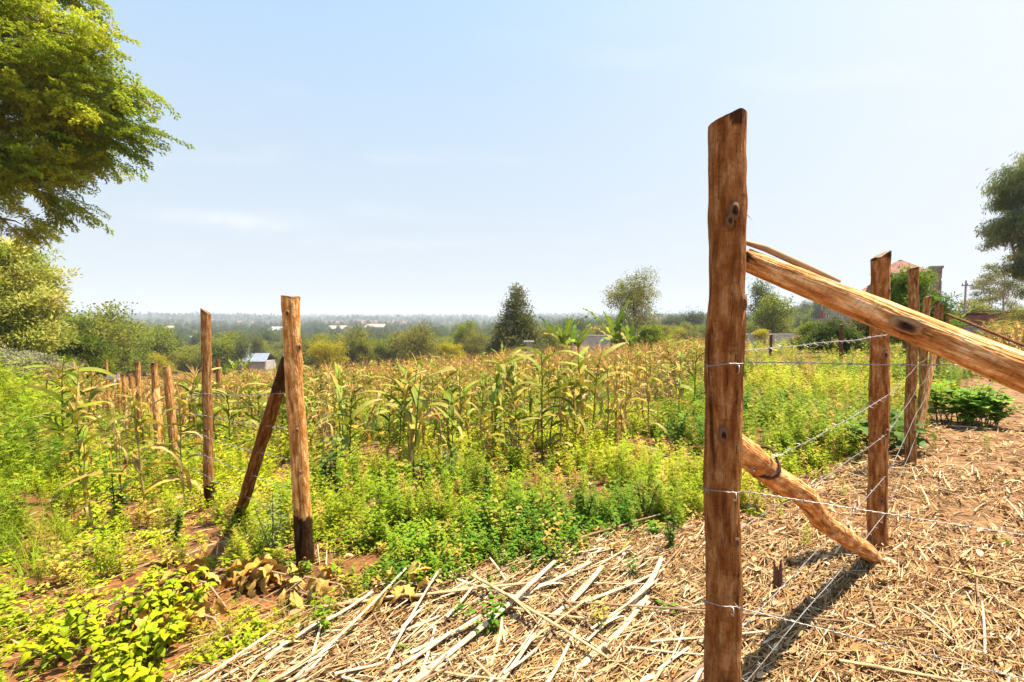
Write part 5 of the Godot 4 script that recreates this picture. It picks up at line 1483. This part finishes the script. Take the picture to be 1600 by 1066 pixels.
		var r := MB.new()
		r.face([Vector3(-w * 0.56, y - 0.1, w * 0.4), Vector3(w * 0.56, y - 0.1, w * 0.4), Vector3(w * 0.5, y + w * 0.16, 0), Vector3(-w * 0.5, y + w * 0.16, 0)], a[3])
		r.face([Vector3(w * 0.56, y - 0.1, -w * 0.4), Vector3(-w * 0.56, y - 0.1, -w * 0.4), Vector3(-w * 0.5, y + w * 0.16, 0), Vector3(w * 0.5, y + w * 0.16, 0)], a[3])
		part("roof", r.mesh(false), M.roof, hs)
		for k in 3: slab("window", hs, Vector3(-w * 0.35 + k * w * 0.28, y * 0.35, w / 3 + 0.01), Vector3(-w * 0.35 + k * w * 0.28 + w * 0.1, y * 0.75, w / 3 + 0.06), Color(0.08, 0.09, 0.1), M.metal_sheet)
	# bougainvillea arching from the bush
	var bg := thing("bougainvillea", "arching bougainvillea shoot with pink flowers beside the chimney", "climbing plant", on(15.6, -18.2))
	var sm := MB.new()
	var arc := PackedVector3Array([Vector3(-0.2, 0, 0), Vector3(-0.4, 1.6, 0), Vector3(-0.1, 2.55, 0.1), Vector3(0.5, 2.35, 0.1), Vector3(0.9, 2.1, 0.15), Vector3(1.3, 2.02, 0.2)])
	sm.tube(arc, PackedFloat32Array([0.02, 0.015, 0.01, 0.008, 0.006, 0.003]), 5, PackedColorArray([Color(0.2, 0.15, 0.1)]))
	part("stem", sm.mesh(), M.bark, bg)
	var lf := MB.new()
	for k in 70:
		var t := R(2.0, 4.9)
		var p := arc[int(t)].lerp(arc[int(t) + 1], t - int(t))
		var c := vary(Color(0.07, 0.11, 0.03), 0.3)
		lf.blade(p, Vector3(R(-1, 1), R(-1, 1), R(-1, 1)), Vector3(R(-1, 1), R(-1, 1), 0.3), R(0.05, 0.09), 0.04, 0.5, 3, c, c)
	part("leaves", lf.mesh(), M.leaf, bg)
	for f in [[Vector3(-0.15, 2.52, 0.12), 0.20, 70], [Vector3(1.25, 2.05, 0.2), 0.09, 22]]:
		for k in f[2] / 6:
			var fl := MB.new()
			var at: Vector3 = f[0] + Vector3(rng.randfn() * f[1], rng.randfn() * 0.05, rng.randfn() * 0.06)
			for j in 6:
				var c := vary(Color(0.62, 0.03, 0.13), 0.3)
				var an := TAU * j / 6.0
				fl.blade(at, Vector3(cos(an), R(-0.2, 0.8), sin(an)), Vector3(-sin(an), 0, cos(an)), R(0.05, 0.08), 0.05, 0.5, 3, c, c)
			part("flower", fl.mesh(), M.petal, bg)
	# pale log on the grass bank
	var lg := thing("fallen_log", "short pale log lying on the grassy bank", "log", on(-13.6, -14.0))
	pole(lg, Vector3(-0.5, 0.25, 0), Vector3(0.45, 0.32, 0.1), 0.085, 0.07, Color(1.0, 0.85, 0.7), 12, 16)

func _ready() -> void:
	lump.seed = 3; lump.frequency = 0.02; lump.fractal_octaves = 3
	fine.seed = 8; fine.frequency = 0.02; fine.fractal_octaves = 2
	make_view()
	make_materials()
	make_ground()
	make_buildings()
	make_trees()
	make_fence()
	make_maize()
	make_straw()
	make_plants()
	make_weeds()
